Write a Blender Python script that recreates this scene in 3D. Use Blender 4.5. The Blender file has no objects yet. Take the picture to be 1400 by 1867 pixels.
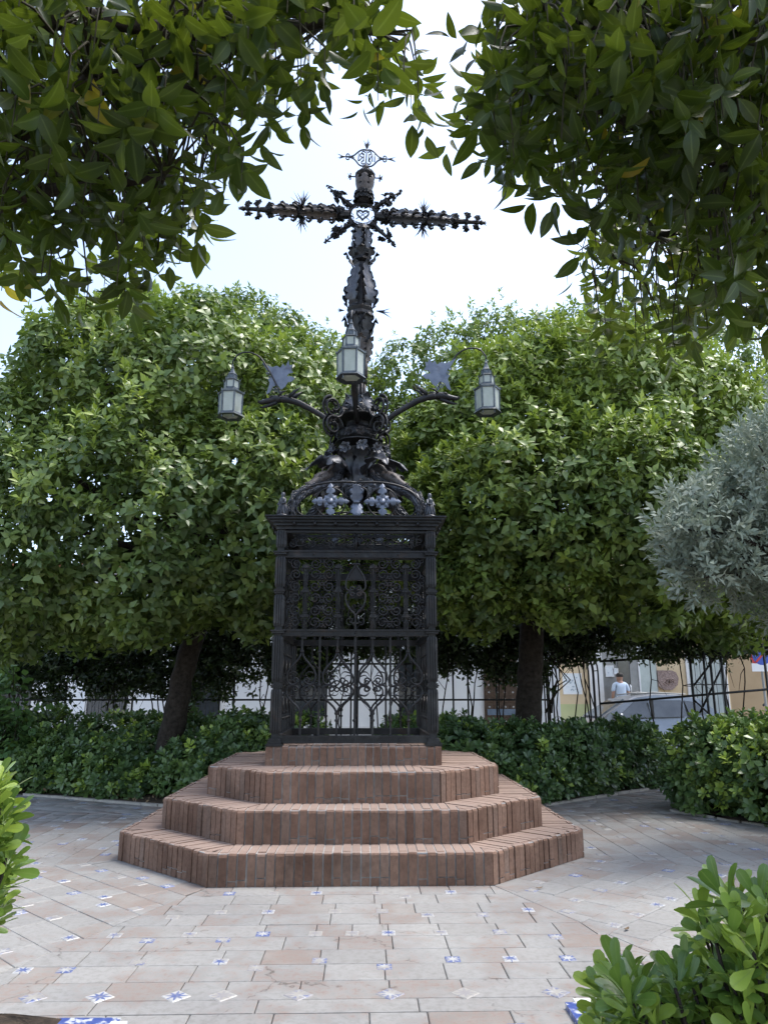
import bpy, bmesh, math, random
import numpy as np
from mathutils import Vector, Matrix

R = math.radians
rng = np.random.default_rng(7)
random.seed(7)
scene = bpy.context.scene
COL = scene.collection

# ------------------------------------------------------------------ camera
FPX, YH, CAMH = 1350.0, 1264.0, 1.5            # focal length / horizon row in photo pixels, eye height
PITCH = math.atan((YH - 933.5) / FPX)
YAW = math.atan(39 / (FPX / math.cos(PITCH)))
cam_d = bpy.data.cameras.new('camera'); cam = bpy.data.objects.new('camera', cam_d); COL.objects.link(cam)
cam_d.sensor_fit = 'VERTICAL'; cam_d.sensor_height = 36.0
cam_d.lens = 36.0 * FPX / 1867.0
cam_d.clip_start = 0.05; cam_d.clip_end = 3000
cam.location = (0, 0, CAMH); cam.rotation_euler = (math.pi / 2 + PITCH, 0, -YAW)
scene.camera = cam

# ------------------------------------------------------------------ sky, sun, exposure
SUN_EL, SUN_AZ = R(68), R(80)                   # azimuth measured from +Y towards +X
w = bpy.data.worlds.new('World'); scene.world = w; w.use_nodes = True
wn = w.node_tree.nodes; wl = w.node_tree.links
for n in list(wn): wn.remove(n)
wo = wn.new('ShaderNodeOutputWorld'); bg = wn.new('ShaderNodeBackground'); sk = wn.new('ShaderNodeTexSky')
sk.sky_type = 'NISHITA'; sk.sun_disc = False; sk.sun_elevation = SUN_EL; sk.sun_rotation = SUN_AZ
sk.altitude = 0; sk.air_density = 1.0; sk.dust_density = 2.0; sk.ozone_density = 1.2
hs = wn.new('ShaderNodeHueSaturation'); hs.inputs['Saturation'].default_value = 0.82
wl.new(sk.outputs[0], hs.inputs['Color']); wl.new(hs.outputs[0], bg.inputs[0]); wl.new(bg.outputs[0], wo.inputs[0])
bg.inputs[1].default_value = 0.15
sun_d = bpy.data.lights.new('sun', 'SUN'); sun = bpy.data.objects.new('sun', sun_d); COL.objects.link(sun)
sun_d.energy = 1.3; sun_d.angle = R(20); sun_d.color = (1.0, 0.975, 0.94)
sdir = Vector((math.sin(SUN_AZ) * math.cos(SUN_EL), math.cos(SUN_AZ) * math.cos(SUN_EL), math.sin(SUN_EL)))
sun.rotation_euler = (-sdir).to_track_quat('-Z', 'Y').to_euler(); sun.location = sdir * 60
scene.view_settings.view_transform = 'Standard'; scene.view_settings.look = 'None'
scene.view_settings.exposure = 1.62; scene.view_settings.gamma = 1.0
scene.render.engine = 'CYCLES'
scene.cycles.max_bounces = 6; scene.cycles.diffuse_bounces = 3; scene.cycles.glossy_bounces = 2
scene.cycles.transmission_bounces = 4; scene.cycles.transparent_max_bounces = 4

# ------------------------------------------------------------------ pixel <-> place (photo pixels, 1400 x 1867)
_c, _s = math.cos(YAW), math.sin(YAW)
def ray(px, py):
    cx = (px - 700) / FPX; cy = (933.5 - py) / FPX
    d = (cx, math.cos(PITCH) - cy * math.sin(PITCH), math.sin(PITCH) + cy * math.cos(PITCH))
    return Vector((_c * d[0] + _s * d[1], -_s * d[0] + _c * d[1], d[2]))
def aty(px, py, y):
    d = ray(px, py); return Vector((0, 0, CAMH)) + d * (y / d.y)
def atz(px, py, z=0.0):
    d = ray(px, py); return Vector((0, 0, CAMH)) + d * ((z - CAMH) / d.z)
def atr(px, py, r):
    return Vector((0, 0, CAMH)) + ray(px, py).normalized() * r
def project(P):
    P = np.asarray(P, float); Z = P[:, 2] - CAMH
    x = _c * P[:, 0] - _s * P[:, 1]; y = _s * P[:, 0] + _c * P[:, 1]
    dep = y * math.cos(PITCH) + Z * math.sin(PITCH); up = -y * math.sin(PITCH) + Z * math.cos(PITCH)
    dd = np.where(dep > 0.05, dep, 0.05)
    return 700 + FPX * x / dd, 933.5 - FPX * up / dd, dep
def inpoly(x, y, poly):
    n = len(poly); ins = np.zeros(len(x), bool); j = n - 1
    for i in range(n):
        xi, yi = poly[i]; xj, yj = poly[j]
        hit = ((yi > y) != (yj > y)) & (x < (xj - xi) * (y - yi) / ((yj - yi) or 1e-9) + xi)
        ins ^= hit; j = i
    return ins

# ------------------------------------------------------------------ object helpers
def tag(o, label=None, cat=None, group=None, kind=None):
    if label: o['label'] = label
    if cat: o['category'] = cat
    if group: o['group'] = group
    if kind: o['kind'] = kind
    return o
def empty(name, loc, rz=0.0):
    o = bpy.data.objects.new(name, None); COL.objects.link(o); o.empty_display_size = 0.1
    o.location = loc; o.rotation_euler = (0, 0, rz); return o
def link(name, me, parent=None, loc=None, rot=None, scale=None, mat=None):
    o = bpy.data.objects.new(name, me); COL.objects.link(o)
    if mat is not None and not me.materials: me.materials.append(mat)
    if parent is not None: o.parent = parent
    if loc is not None: o.location = loc
    if rot is not None: o.rotation_euler = rot
    if scale is not None: o.scale = scale
    return o
def big_mesh(name, V, F, mat, attrs=None, smooth=False):
    """numpy triangles -> mesh"""
    V = np.ascontiguousarray(V, np.float32); F = np.ascontiguousarray(F, np.int32)
    me = bpy.data.meshes.new(name)
    me.vertices.add(len(V)); me.vertices.foreach_set('co', V.ravel())
    k = F.shape[1]
    me.loops.add(F.size); me.loops.foreach_set('vertex_index', F.ravel())
    me.polygons.add(len(F)); me.polygons.foreach_set('loop_start', np.arange(0, F.size, k, dtype=np.int32))
    if smooth: me.polygons.foreach_set('use_smooth', np.ones(len(F), bool))
    me.update(calc_edges=True)
    if attrs:
        for n, a in attrs.items():
            at = me.attributes.new(n, 'FLOAT', 'POINT'); at.data.foreach_set('value', np.ascontiguousarray(a, np.float32))
    me.materials.append(mat)
    return me

class MB:
    """collects boxes, tubes, lathes and sheets into one mesh"""
    def __init__(s): s.v = []; s.f = []
    def add(s, vs, fs):
        b = len(s.v); s.v += [tuple(p) for p in vs]; s.f += [tuple(i + b for i in q) for q in fs]; return s
    def box(s, c, size, M=None):
        x, y, z = size[0] / 2, size[1] / 2, size[2] / 2
        vs = [Vector((a * x, b * y, d * z)) for d in (-1, 1) for b in (-1, 1) for a in (-1, 1)]
        if M is not None: vs = [M @ p for p in vs]
        vs = [p + Vector(c) for p in vs]
        return s.add(vs, [(0, 2, 3, 1), (4, 5, 7, 6), (0, 1, 5, 4), (2, 6, 7, 3), (0, 4, 6, 2), (1, 3, 7, 5)])
    def prism(s, poly, z0, z1):
        n = len(poly)
        vs = [(p[0], p[1], z0) for p in poly] + [(p[0], p[1], z1) for p in poly]
        return s.add(vs, [tuple(range(n))[::-1], tuple(range(n, 2 * n))] + [(i, (i + 1) % n, n + (i + 1) % n, n + i) for i in range(n)])
    def tube(s, pts, r, n=5, cap=True, flat=None):
        pts = [Vector(p) for p in pts]; m = len(pts)
        rs = r if hasattr(r, '__len__') else [r] * m
        t0 = (pts[1] - pts[0]).normalized()
        a = Vector((0, 0, 1)) if abs(t0.z) < 0.9 else Vector((1, 0, 0))
        u = t0.cross(a).normalized()
        vs = []
        for i, p in enumerate(pts):
            t = (pts[min(i + 1, m - 1)] - pts[max(i - 1, 0)])
            t = t.normalized() if t.length > 1e-9 else t0
            u = (u - t * u.dot(t)); u = u.normalized() if u.length > 1e-6 else t.orthogonal().normalized()
            v = t.cross(u)
            for k in range(n):
                an = 2 * math.pi * k / n + (math.pi / 4 if n == 4 else 0)
                kk = flat if flat else 1.0
                vs.append(p + u * (math.cos(an) * rs[i] * kk) + v * (math.sin(an) * rs[i]))
        fs = [(i * n + k, i * n + (k + 1) % n, (i + 1) * n + (k + 1) % n, (i + 1) * n + k) for i in range(m - 1) for k in range(n)]
        if cap: fs += [tuple(range(n))[::-1], tuple(range((m - 1) * n, m * n))]
        return s.add(vs, fs)
    def lathe(s, prof, n=12, axis='z', phase=0.0, cap=True):
        vs = []
        for r, h in prof:
            for k in range(n):
                a = 2 * math.pi * k / n + phase
                p = (r * math.cos(a), r * math.sin(a), h)
                if axis == 'x': p = (h, p[0], p[1])
                elif axis == 'y': p = (p[0], h, p[1])
                vs.append(p)
        m = len(prof)
        fs = [(i * n + k, i * n + (k + 1) % n, (i + 1) * n + (k + 1) % n, (i + 1) * n + k) for i in range(m - 1) for k in range(n)]
        if cap: fs += [tuple(range(n))[::-1], tuple(range((m - 1) * n, m * n))]
        return s.add(vs, fs)
    def sheet(s, grid, th=0.004):
        """grid[i][j] of points -> thin solid sheet"""
        a = len(grid); b = len(grid[0])
        P = [[Vector(p) for p in row] for row in grid]
        nor = [[None] * b for _ in range(a)]
        for i in range(a):
            for j in range(b):
                d1 = P[min(i + 1, a - 1)][j] - P[max(i - 1, 0)][j]; d2 = P[i][min(j + 1, b - 1)] - P[i][max(j - 1, 0)]
                nn = d1.cross(d2); nor[i][j] = nn.normalized() if nn.length > 1e-10 else Vector((0, 0, 1))
        vs = [P[i][j] + nor[i][j] * th / 2 for i in range(a) for j in range(b)] + [P[i][j] - nor[i][j] * th / 2 for i in range(a) for j in range(b)]
        o = a * b; fs = []
        for i in range(a - 1):
            for j in range(b - 1):
                q = (i * b + j, i * b + j + 1, (i + 1) * b + j + 1, (i + 1) * b + j)
                fs.append(q); fs.append(tuple(o + k for k in q[::-1]))
        for i in range(a - 1):
            for j in (0, b - 1):
                fs.append((i * b + j, (i + 1) * b + j, o + (i + 1) * b + j, o + i * b + j))
        for j in range(b - 1):
            for i in (0, a - 1):
                fs.append((i * b + j, i * b + j + 1, o + i * b + j + 1, o + i * b + j))
        return s.add(vs, fs)
    def plate(s, poly, th, M):
        """flat outline (u,v) extruded by th, placed by matrix M (u,v,n axes)"""
        n = len(poly)
        vs = [M @ Vector((p[0], p[1], -th / 2)) for p in poly] + [M @ Vector((p[0], p[1], th / 2)) for p in poly]
        return s.add(vs, [tuple(range(n))[::-1], tuple(range(n, 2 * n))] + [(i, (i + 1) % n, n + (i + 1) % n, n + i) for i in range(n)])
    def xf(s, fn): s.v = [tuple(fn(Vector(p))) for p in s.v]; return s
    def mesh(s, name, mat, smooth=False):
        me = bpy.data.meshes.new(name); me.from_pydata(s.v, [], s.f); me.update()
        if smooth: me.polygons.foreach_set('use_smooth', [True] * len(me.polygons))
        if smooth == 'auto': me.set_sharp_from_angle(angle=R(40))
        me.materials.append(mat); return me
    def obj(s, name, mat, parent=None, smooth=False, loc=None, rot=None):
        return link(name, s.mesh(name, mat, smooth), parent, loc, rot)

# ------------------------------------------------------------------ materials
def nodes(name):
    m = bpy.data.materials.new(name); m.use_nodes = True
    nt = m.node_tree; b = nt.nodes['Principled BSDF']; return m, nt, b
def ramp(nt, stops, interp='LINEAR'):
    r = nt.nodes.new('ShaderNodeValToRGB'); r.color_ramp.interpolation = interp
    e = r.color_ramp.elements
    while len(e) < len(stops): e.new(0.5)
    for i, (p, c) in enumerate(stops): e[i].position = p; e[i].color = (*c, 1) if len(c) == 3 else c
    return r
def noise(nt, scale, detail=5, rough=0.6, coord='Object', vec=None):
    t = nt.nodes.new('ShaderNodeTexCoord'); n = nt.nodes.new('ShaderNodeTexNoise')
    n.inputs['Scale'].default_value = scale; n.inputs['Detail'].default_value = detail; n.inputs['Roughness'].default_value = rough
    nt.links.new(vec if vec is not None else t.outputs[coord], n.inputs['Vector']); return n
def geo_pos(nt):
    return nt.nodes.new('ShaderNodeNewGeometry').outputs['Position']
def mixc(nt, fac, a, b, mode='MIX'):
    m = nt.nodes.new('ShaderNodeMix'); m.data_type = 'RGBA'; m.blend_type = mode
    def put(sock, v):
        if isinstance(v, bpy.types.NodeSocket): nt.links.new(v, sock)
        elif hasattr(v, '__len__'): sock.default_value = (*v, 1) if len(v) == 3 else v
        else: sock.default_value = v
    put(m.inputs[0], fac); put(m.inputs[6], a); put(m.inputs[7], b); return m.outputs[2]
def math_n(nt, op, a, b=None, c=None):
    m = nt.nodes.new('ShaderNodeMath'); m.operation = op
    for i, v in enumerate((a, b, c)):
        if v is None: continue
        if isinstance(v, bpy.types.NodeSocket): nt.links.new(v, m.inputs[i])
        else: m.inputs[i].default_value = v
    return m.outputs[0]
def bump(nt, b, h, strength=0.4, dist=0.01):
    n = nt.nodes.new('ShaderNodeBump'); n.inputs['Strength'].default_value = strength; n.inputs['Distance'].default_value = dist
    nt.links.new(h, n.inputs['Height']); nt.links.new(n.outputs[0], b.inputs['Normal'])
def simple(name, c1, c2, rough=0.6, scale=8, metallic=0.0, bstr=0.0, bdist=0.01, spec=0.5, world=False, rr=0.0):
    m, nt, b = nodes(name)
    n = noise(nt, scale, vec=geo_pos(nt) if world else None)
    r = ramp(nt, [(0.3, c1), (0.7, c2)]); nt.links.new(n.outputs[0], r.inputs[0])
    nt.links.new(r.outputs[0], b.inputs['Base Color'])
    b.inputs['Roughness'].default_value = rough; b.inputs['Metallic'].default_value = metallic
    b.inputs['Specular IOR Level'].default_value = spec
    if rr:
        rv = math_n(nt, 'MULTIPLY_ADD', n.outputs[0], rr, rough - rr / 2); nt.links.new(rv, b.inputs['Roughness'])
    if bstr: bump(nt, b, n.outputs[0], bstr, bdist)
    return m

M = {}
M['iron'] = simple('painted_iron', (0.006, 0.006, 0.0065), (0.018, 0.018, 0.0195), 0.46, 30, 0.2, 0.35, 0.003, 0.4, True, 0.25)
M['iron_grey'] = simple('worn_iron', (0.022, 0.024, 0.028), (0.085, 0.089, 0.102), 0.42, 22, 0.4, 0.35, 0.003, 0.6, True, 0.25)
M['iron_rust'] = simple('dusty_iron', (0.035, 0.030, 0.027), (0.12, 0.10, 0.09), 0.55, 26, 0.2, 0.4, 0.003, 0.4, True)
M['iron_sky_tint'] = simple('sky_tinted_sheet_iron', (0.085, 0.10, 0.135), (0.17, 0.19, 0.235), 0.45, 12, 0.3, 0.3, 0.003, 0.5, True)  # sky reflection on the sheet iron put into its base colour
M['trellis_iron'] = simple('trellis_iron', (0.012, 0.013, 0.013), (0.03, 0.03, 0.03), 0.6, 20, 0.2)
M['mortar'] = simple('mortar', (0.24, 0.237, 0.228), (0.40, 0.395, 0.38), 0.95, 18, 0, 0.5, 0.006, 0.2, True)
M['soil'] = simple('soil', (0.035, 0.026, 0.018), (0.085, 0.062, 0.042), 0.95, 14, 0, 0.8, 0.03, 0.2, True)
M['grout'] = simple('paving_grout', (0.13, 0.122, 0.108), (0.25, 0.235, 0.21), 0.95, 12, 0, 0.4, 0.004, 0.2, True)
M['bark'] = simple('bark', (0.018, 0.014, 0.011), (0.055, 0.044, 0.035), 0.9, 16, 0, 0.8, 0.02, 0.2, True)
M['twig'] = simple('twig', (0.03, 0.03, 0.018), (0.07, 0.06, 0.035), 0.85, 30, 0, 0, 0.01, 0.2, True)

def weather_iron(m):
    nt = m.node_tree; b = nt.nodes['Principled BSDF']; src = b.inputs['Base Color'].links[0].from_socket; pos = geo_pos(nt)
    n1 = noise(nt, 7, 6, 0.7, vec=pos); r1 = ramp(nt, [(0.54, (0, 0, 0)), (0.68, (1, 1, 1))]); nt.links.new(n1.outputs[0], r1.inputs[0])
    c = mixc(nt, math_n(nt, 'MULTIPLY', r1.outputs[0], 0.55), src, (0.045, 0.028, 0.019))
    n2 = noise(nt, 3, 7, 0.75, vec=pos); r2 = ramp(nt, [(0.52, (0, 0, 0)), (0.70, (1, 1, 1))]); nt.links.new(n2.outputs[0], r2.inputs[0])
    c = mixc(nt, math_n(nt, 'MULTIPLY', r2.outputs[0], 0.35), c, (0.10, 0.10, 0.098))
    nt.links.new(c, b.inputs['Base Color'])
for k_ in ('iron', 'iron_grey', 'iron_rust', 'iron_sky_tint'): weather_iron(M[k_])
def brick_mat():
    m, nt, b = nodes('brick')
    oi = nt.nodes.new('ShaderNodeObjectInfo')
    pos = geo_pos(nt)
    n1 = noise(nt, 2.2, 4, vec=pos); n2 = noise(nt, 38, 6, 0.7, vec=pos); n3 = noise(nt, 9, 5, 0.65, vec=pos)
    at = nt.nodes.new('ShaderNodeAttribute'); at.attribute_name = 'tint'
    rnd = math_n(nt, 'FRACT', math_n(nt, 'ADD', oi.outputs['Random'], at.outputs['Fac']))
    base = ramp(nt, [(0.0, (0.175, 0.104, 0.074)), (0.35, (0.220, 0.134, 0.095)), (0.7, (0.248, 0.157, 0.114)), (1.0, (0.208, 0.142, 0.109))])
    nt.links.new(rnd, base.inputs[0])
    grime = ramp(nt, [(0.32, (0.45, 0.42, 0.40)), (0.62, (1, 1, 1))]); nt.links.new(n1.outputs[0], grime.inputs[0])
    c = mixc(nt, 0.8, base.outputs[0], grime.outputs[0], 'MULTIPLY')
    sp = ramp(nt, [(0.30, (0.52, 0.50, 0.49)), (0.55, (1.0, 1.0, 1.0)), (0.72, (1.22, 1.16, 1.1))]); nt.links.new(n2.outputs[0], sp.inputs[0])
    c = mixc(nt, 0.75, c, sp.outputs[0], 'MULTIPLY')
    lime = ramp(nt, [(0.62, (0, 0, 0)), (0.78, (1, 1, 1))]); nt.links.new(n3.outputs[0], lime.inputs[0])
    c = mixc(nt, math_n(nt, 'MULTIPLY', lime.outputs[0], 0.35), c, (0.34, 0.29, 0.25))
    # upward-facing faces are mixed towards a paler tone
    g = nt.nodes.new('ShaderNodeNewGeometry'); sx = nt.nodes.new('ShaderNodeSeparateXYZ'); nt.links.new(g.outputs['Normal'], sx.inputs[0])
    upf = ramp(nt, [(0.6, (0, 0, 0)), (0.95, (1, 1, 1))]); nt.links.new(sx.outputs['Z'], upf.inputs[0])
    c = mixc(nt, math_n(nt, 'MULTIPLY', upf.outputs[0], 0.6), c, (0.315, 0.245, 0.205))
    nt.links.new(c, b.inputs['Base Color']); b.inputs['Roughness'].default_value = 0.9
    b.inputs['Specular IOR Level'].default_value = 0.2
    bump(nt, b, n2.outputs[0], 0.6, 0.006); return m
M['brick'] = brick_mat()

def slab_mat():
    m, nt, b = nodes('stone_slab')
    oi = nt.nodes.new('ShaderNodeObjectInfo'); pos = geo_pos(nt)
    at = nt.nodes.new('ShaderNodeAttribute'); at.attribute_name = 'tint'
    rnd = math_n(nt, 'FRACT', math_n(nt, 'ADD', oi.outputs['Random'], at.outputs['Fac']))
    base = ramp(nt, [(0.0, (0.255, 0.247, 0.230)), (0.35, (0.295, 0.286, 0.266)), (0.74, (0.268, 0.263, 0.247)), (0.93, (0.276, 0.261, 0.238)), (0.985, (0.266, 0.241, 0.214)), (1.0, (0.258, 0.228, 0.202))])
    nt.links.new(rnd, base.inputs[0])
    n1 = noise(nt, 3.0, 7, 0.68, vec=pos); n2 = noise(nt, 24, 8, 0.75, vec=pos); n3 = noise(nt, 0.55, 3, vec=pos)
    # scuffed salmon-red patches where the surface has spalled
    off = math_n(nt, 'MULTIPLY_ADD', rnd, 0.16, -0.08)
    pk = ramp(nt, [(0.49, (0, 0, 0)), (0.60, (1, 1, 1))]); nt.links.new(math_n(nt, 'ADD', n1.outputs[0], off), pk.inputs[0])
    sc = ramp(nt, [(0.40, (0, 0, 0)), (0.58, (1, 1, 1))]); nt.links.new(n2.outputs[0], sc.inputs[0])
    c = mixc(nt, math_n(nt, 'MULTIPLY', pk.outputs[0], math_n(nt, 'MULTIPLY_ADD', sc.outputs[0], 0.66, 0.03)), base.outputs[0], (0.215, 0.152, 0.122))
    st = ramp(nt, [(0.33, (0.60, 0.58, 0.55)), (0.55, (1, 1, 1))]); nt.links.new(n2.outputs[0], st.inputs[0])
    c = mixc(nt, 0.7, c, st.outputs[0], 'MULTIPLY')
    # hairline cracks
    dn = noise(nt, 2.5, 4, 0.6, vec=pos); wv = nt.nodes.new('ShaderNodeVectorMath'); wv.operation = 'MULTIPLY_ADD'; nt.links.new(dn.outputs['Color'], wv.inputs[0]); wv.inputs[1].default_value = (.5, .5, .5); nt.links.new(pos, wv.inputs[2])
    vo = nt.nodes.new('ShaderNodeTexVoronoi'); vo.feature = 'DISTANCE_TO_EDGE'; vo.inputs['Scale'].default_value = 0.9; nt.links.new(wv.outputs[0], vo.inputs['Vector'])
    cr = ramp(nt, [(0.0, (1, 1, 1)), (0.006, (0, 0, 0))]); nt.links.new(vo.outputs['Distance'], cr.inputs[0])
    cm = ramp(nt, [(0.50, (0, 0, 0)), (0.56, (1, 1, 1))]); nt.links.new(n1.outputs[0], cm.inputs[0])
    c = mixc(nt, math_n(nt, 'MULTIPLY', cr.outputs[0], math_n(nt, 'MULTIPLY', cm.outputs[0], 0.8)), c, (0.07, 0.06, 0.05))
    gr = ramp(nt, [(0.35, (0.80, 0.80, 0.82)), (0.6, (1, 1, 1))]); nt.links.new(n3.outputs[0], gr.inputs[0])
    c = mixc(nt, 0.9, c, gr.outputs[0], 'MULTIPLY')
    nt.links.new(c, b.inputs['Base Color'])
    rr = math_n(nt, 'MULTIPLY_ADD', n2.outputs[0], 0.4, 0.42); nt.links.new(rr, b.inputs['Roughness'])
    b.inputs['Specular IOR Level'].default_value = 0.35
    bump(nt, b, math_n(nt, 'MULTIPLY_ADD', pk.outputs[0], -0.5, n2.outputs[0]), 0.35, 0.004); return m
M['slab'] = slab_mat()

def star_mat():
    m, nt, b = nodes('glazed_star_tile')
    t = nt.nodes.new('ShaderNodeTexCoord'); sx = nt.nodes.new('ShaderNodeSeparateXYZ'); nt.links.new(t.outputs['Object'], sx.inputs[0])
    oi = nt.nodes.new('ShaderNodeObjectInfo')
    th = math_n(nt, 'ARCTAN2', sx.outputs[1], sx.outputs[0])
    ph = math_n(nt, 'FRACT', math_n(nt, 'ADD', math_n(nt, 'DIVIDE', th, math.pi / 4), 8.0))
    tri = math_n(nt, 'ABSOLUTE', math_n(nt, 'MULTIPLY_ADD', ph, 2.0, -1.0))       # 1 on the ray, 0 in the valley
    rad = math_n(nt, 'POWER', math_n(nt, 'ADD', math_n(nt, 'MULTIPLY', sx.outputs[0], sx.outputs[0]), math_n(nt, 'MULTIPLY', sx.outputs[1], sx.outputs[1])), 0.5)
    nz = noise(nt, 60, 3); edge = math_n(nt, 'MULTIPLY_ADD', nz.outputs[0], 0.012, -0.006)
    lim = math_n(nt, 'ADD', math_n(nt, 'MULTIPLY_ADD', math_n(nt, 'POWER', tri, 1.6), 0.034, 0.017), edge)
    star = math_n(nt, 'LESS_THAN', rad, lim)
    inv = math_n(nt, 'GREATER_THAN', oi.outputs['Random'], 0.6)
    f = math_n(nt, 'ABSOLUTE', math_n(nt, 'SUBTRACT', star, inv))
    pos = geo_pos(nt); nw = noise(nt, 18, 6, 0.7, vec=pos); n2 = noise(nt, 1.7, 2, vec=pos)
    blue = ramp(nt, [(0.35, (0.055, 0.080, 0.215)), (0.65, (0.115, 0.148, 0.28))]); nt.links.new(nz.outputs[0], blue.inputs[0])
    c = mixc(nt, f, (0.40, 0.397, 0.38), blue.outputs[0])
    wf = ramp(nt, [(0.44, (0, 0, 0)), (0.60, (1, 1, 1))])
    fr = math_n(nt, 'FRACT', math_n(nt, 'MULTIPLY', oi.outputs['Random'], 7.31))
    nt.links.new(math_n(nt, 'ADD', nw.outputs[0], math_n(nt, 'MULTIPLY_ADD', fr, 0.36, -0.15)), wf.inputs[0])
    c = mixc(nt, math_n(nt, 'MULTIPLY', wf.outputs[0], 0.85), c, (0.285, 0.265, 0.235))
    nt.links.new(c, b.inputs['Base Color']); b.inputs['Roughness'].default_value = 0.4
    return m
M['star'] = star_mat()

def leaf_mat(name, stops, rough=0.38, trans=0.35, tcol=(0.16, 0.26, 0.02), vein=0.0, spec=0.5):
    m, nt, b = nodes(name)
    a = nt.nodes.new('ShaderNodeAttribute'); a.attribute_name = 'tint'
    r = ramp(nt, stops); nt.links.new(a.outputs['Fac'], r.inputs[0])
    c = r.outputs[0]
    if vein:
        v = nt.nodes.new('ShaderNodeAttribute'); v.attribute_name = 'vein'
        vr = ramp(nt, [(0.0, (1, 1, 1)), (0.16, (0, 0, 0))]); nt.links.new(v.outputs['Fac'], vr.inputs[0])
        c = mixc(nt, math_n(nt, 'MULTIPLY', vr.outputs[0], vein), c, (0.22, 0.30, 0.08))
    nt.links.new(c, b.inputs['Base Color']); b.inputs['Roughness'].default_value = rough
    b.inputs['Specular IOR Level'].default_value = spec
    tr = nt.nodes.new('ShaderNodeBsdfTranslucent'); tc = mixc(nt, 0.5, c, tcol); nt.links.new(tc, tr.inputs[0])
    mx = nt.nodes.new('ShaderNodeMixShader'); mx.inputs[0].default_value = trans
    nt.links.new(b.outputs[0], mx.inputs[1]); nt.links.new(tr.outputs[0], mx.inputs[2])
    nt.links.new(mx.outputs[0], nt.nodes['Material Output'].inputs[0]); return m
M['leaf_orange'] = leaf_mat('orange_leaf', [(0.0, (0.060, 0.100, 0.034)), (0.35, (0.112, 0.170, 0.046)), (0.7, (0.190, 0.255, 0.052)), (0.88, (0.25, 0.33, 0.056)), (1.0, (0.36, 0.43, 0.08))], 0.38, 0.28)
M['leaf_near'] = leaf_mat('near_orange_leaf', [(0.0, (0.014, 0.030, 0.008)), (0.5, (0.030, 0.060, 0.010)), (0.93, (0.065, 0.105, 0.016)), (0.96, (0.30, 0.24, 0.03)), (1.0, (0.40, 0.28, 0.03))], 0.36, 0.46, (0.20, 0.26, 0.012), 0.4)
M['leaf_pitt'] = leaf_mat('pittosporum_leaf', [(0.0, (0.052, 0.100, 0.042)), (0.4, (0.100, 0.170, 0.056)), (0.75, (0.165, 0.25, 0.060)), (1.0, (0.36, 0.48, 0.08))], 0.34, 0.2)
M['leaf_pittn'] = leaf_mat('near_pittosporum_leaf', [(0.0, (0.070, 0.135, 0.030)), (0.5, (0.150, 0.245, 0.044)), (1.0, (0.32, 0.42, 0.065))], 0.3, 0.25, (0.22, 0.34, 0.03), 0.55)
M['leaf_silver'] = leaf_mat('silver_leaf', [(0.0, (0.125, 0.158, 0.108)), (0.5, (0.230, 0.270, 0.205)), (1.0, (0.39, 0.42, 0.335))], 0.6, 0.15, (0.3, 0.38, 0.28), 0, 0.3)
M['leaf_vine'] = leaf_mat('vine_leaf', [(0.0, (0.014, 0.026, 0.010)), (0.7, (0.030, 0.052, 0.018)), (1.0, (0.07, 0.11, 0.03))], 0.5, 0.2)
M['leaf_soft'] = leaf_mat('soft_leaf', [(0.0, (0.06, 0.13, 0.045)), (0.6, (0.11, 0.22, 0.07)), (1.0, (0.24, 0.36, 0.08))], 0.5, 0.3)
M['leaf_dry'] = simple('dry_leaf', (0.10, 0.06, 0.03), (0.22, 0.15, 0.08), 0.8, 20)

# ------------------------------------------------------------------ foliage: leaf and shoot prototypes, stamped with numpy
def leaf_proto(L, W, n=2, fold=0.25, droop=0.25, shape='lance', petiole=0.0):
    ts = np.array([0, .28, .52, .74, .90, 1.0]) if shape == 'obov' else np.linspace(0, 1, n + 1)
    n = len(ts) - 1; V = []; ve = []; F = []
    def hw(t):
        if shape == 'obov': return (t ** 1.15) * (1 - t ** 5) ** 0.5 * 1.12
        return math.sin(math.pi * t ** 0.85) ** 0.8 if 0 < t < 1 else 0
    for i, t in enumerate(ts):
        x = petiole + L * t; z = -droop * L * t * t
        h = W / 2 * hw(t)
        if shape == 'obov' and i == n: h = W * 0.14
        if h < 1e-5: h = W * 0.02
        V += [(x, -h, z + fold * h), (x, 0, z), (x, h, z + fold * h)]; ve += [1, 0, 1]
    for i in range(n):
        a = i * 3; b = a + 3
        for j in (0, 1): F += [(a + j, b + j, b + j + 1), (a + j, b + j + 1, a + j + 1)]
    return np.array(V), np.array(F), np.array(ve, float)
def diamond(L, W, fold=0.22, droop=0.25, k=.45):
    V = np.array([(0, 0, 0), (L * k, -W / 2, fold * W / 2 - droop * L * .2), (L * (k + .05), 0, -droop * L * .25), (L * k, W / 2, fold * W / 2 - droop * L * .2), (L, 0, -droop * L)])
    F = np.array([(0, 1, 2), (0, 2, 3), (1, 4, 2), (2, 4, 3)]); return V, F, np.array([0, 1, 0, 1, 0.])
def basis(ax, spin):
    ax = ax / np.linalg.norm(ax, axis=1, keepdims=True)
    ref = np.where(np.abs(ax[:, 2:3]) < 0.95, np.array([[0, 0, 1.]]), np.array([[1., 0, 0]]))
    u = np.cross(ref, ax); u /= np.linalg.norm(u, axis=1, keepdims=True); v = np.cross(ax, u)
    c, s = np.cos(spin)[:, None], np.sin(spin)[:, None]
    return u * c + v * s, -u * s + v * c, ax
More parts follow.
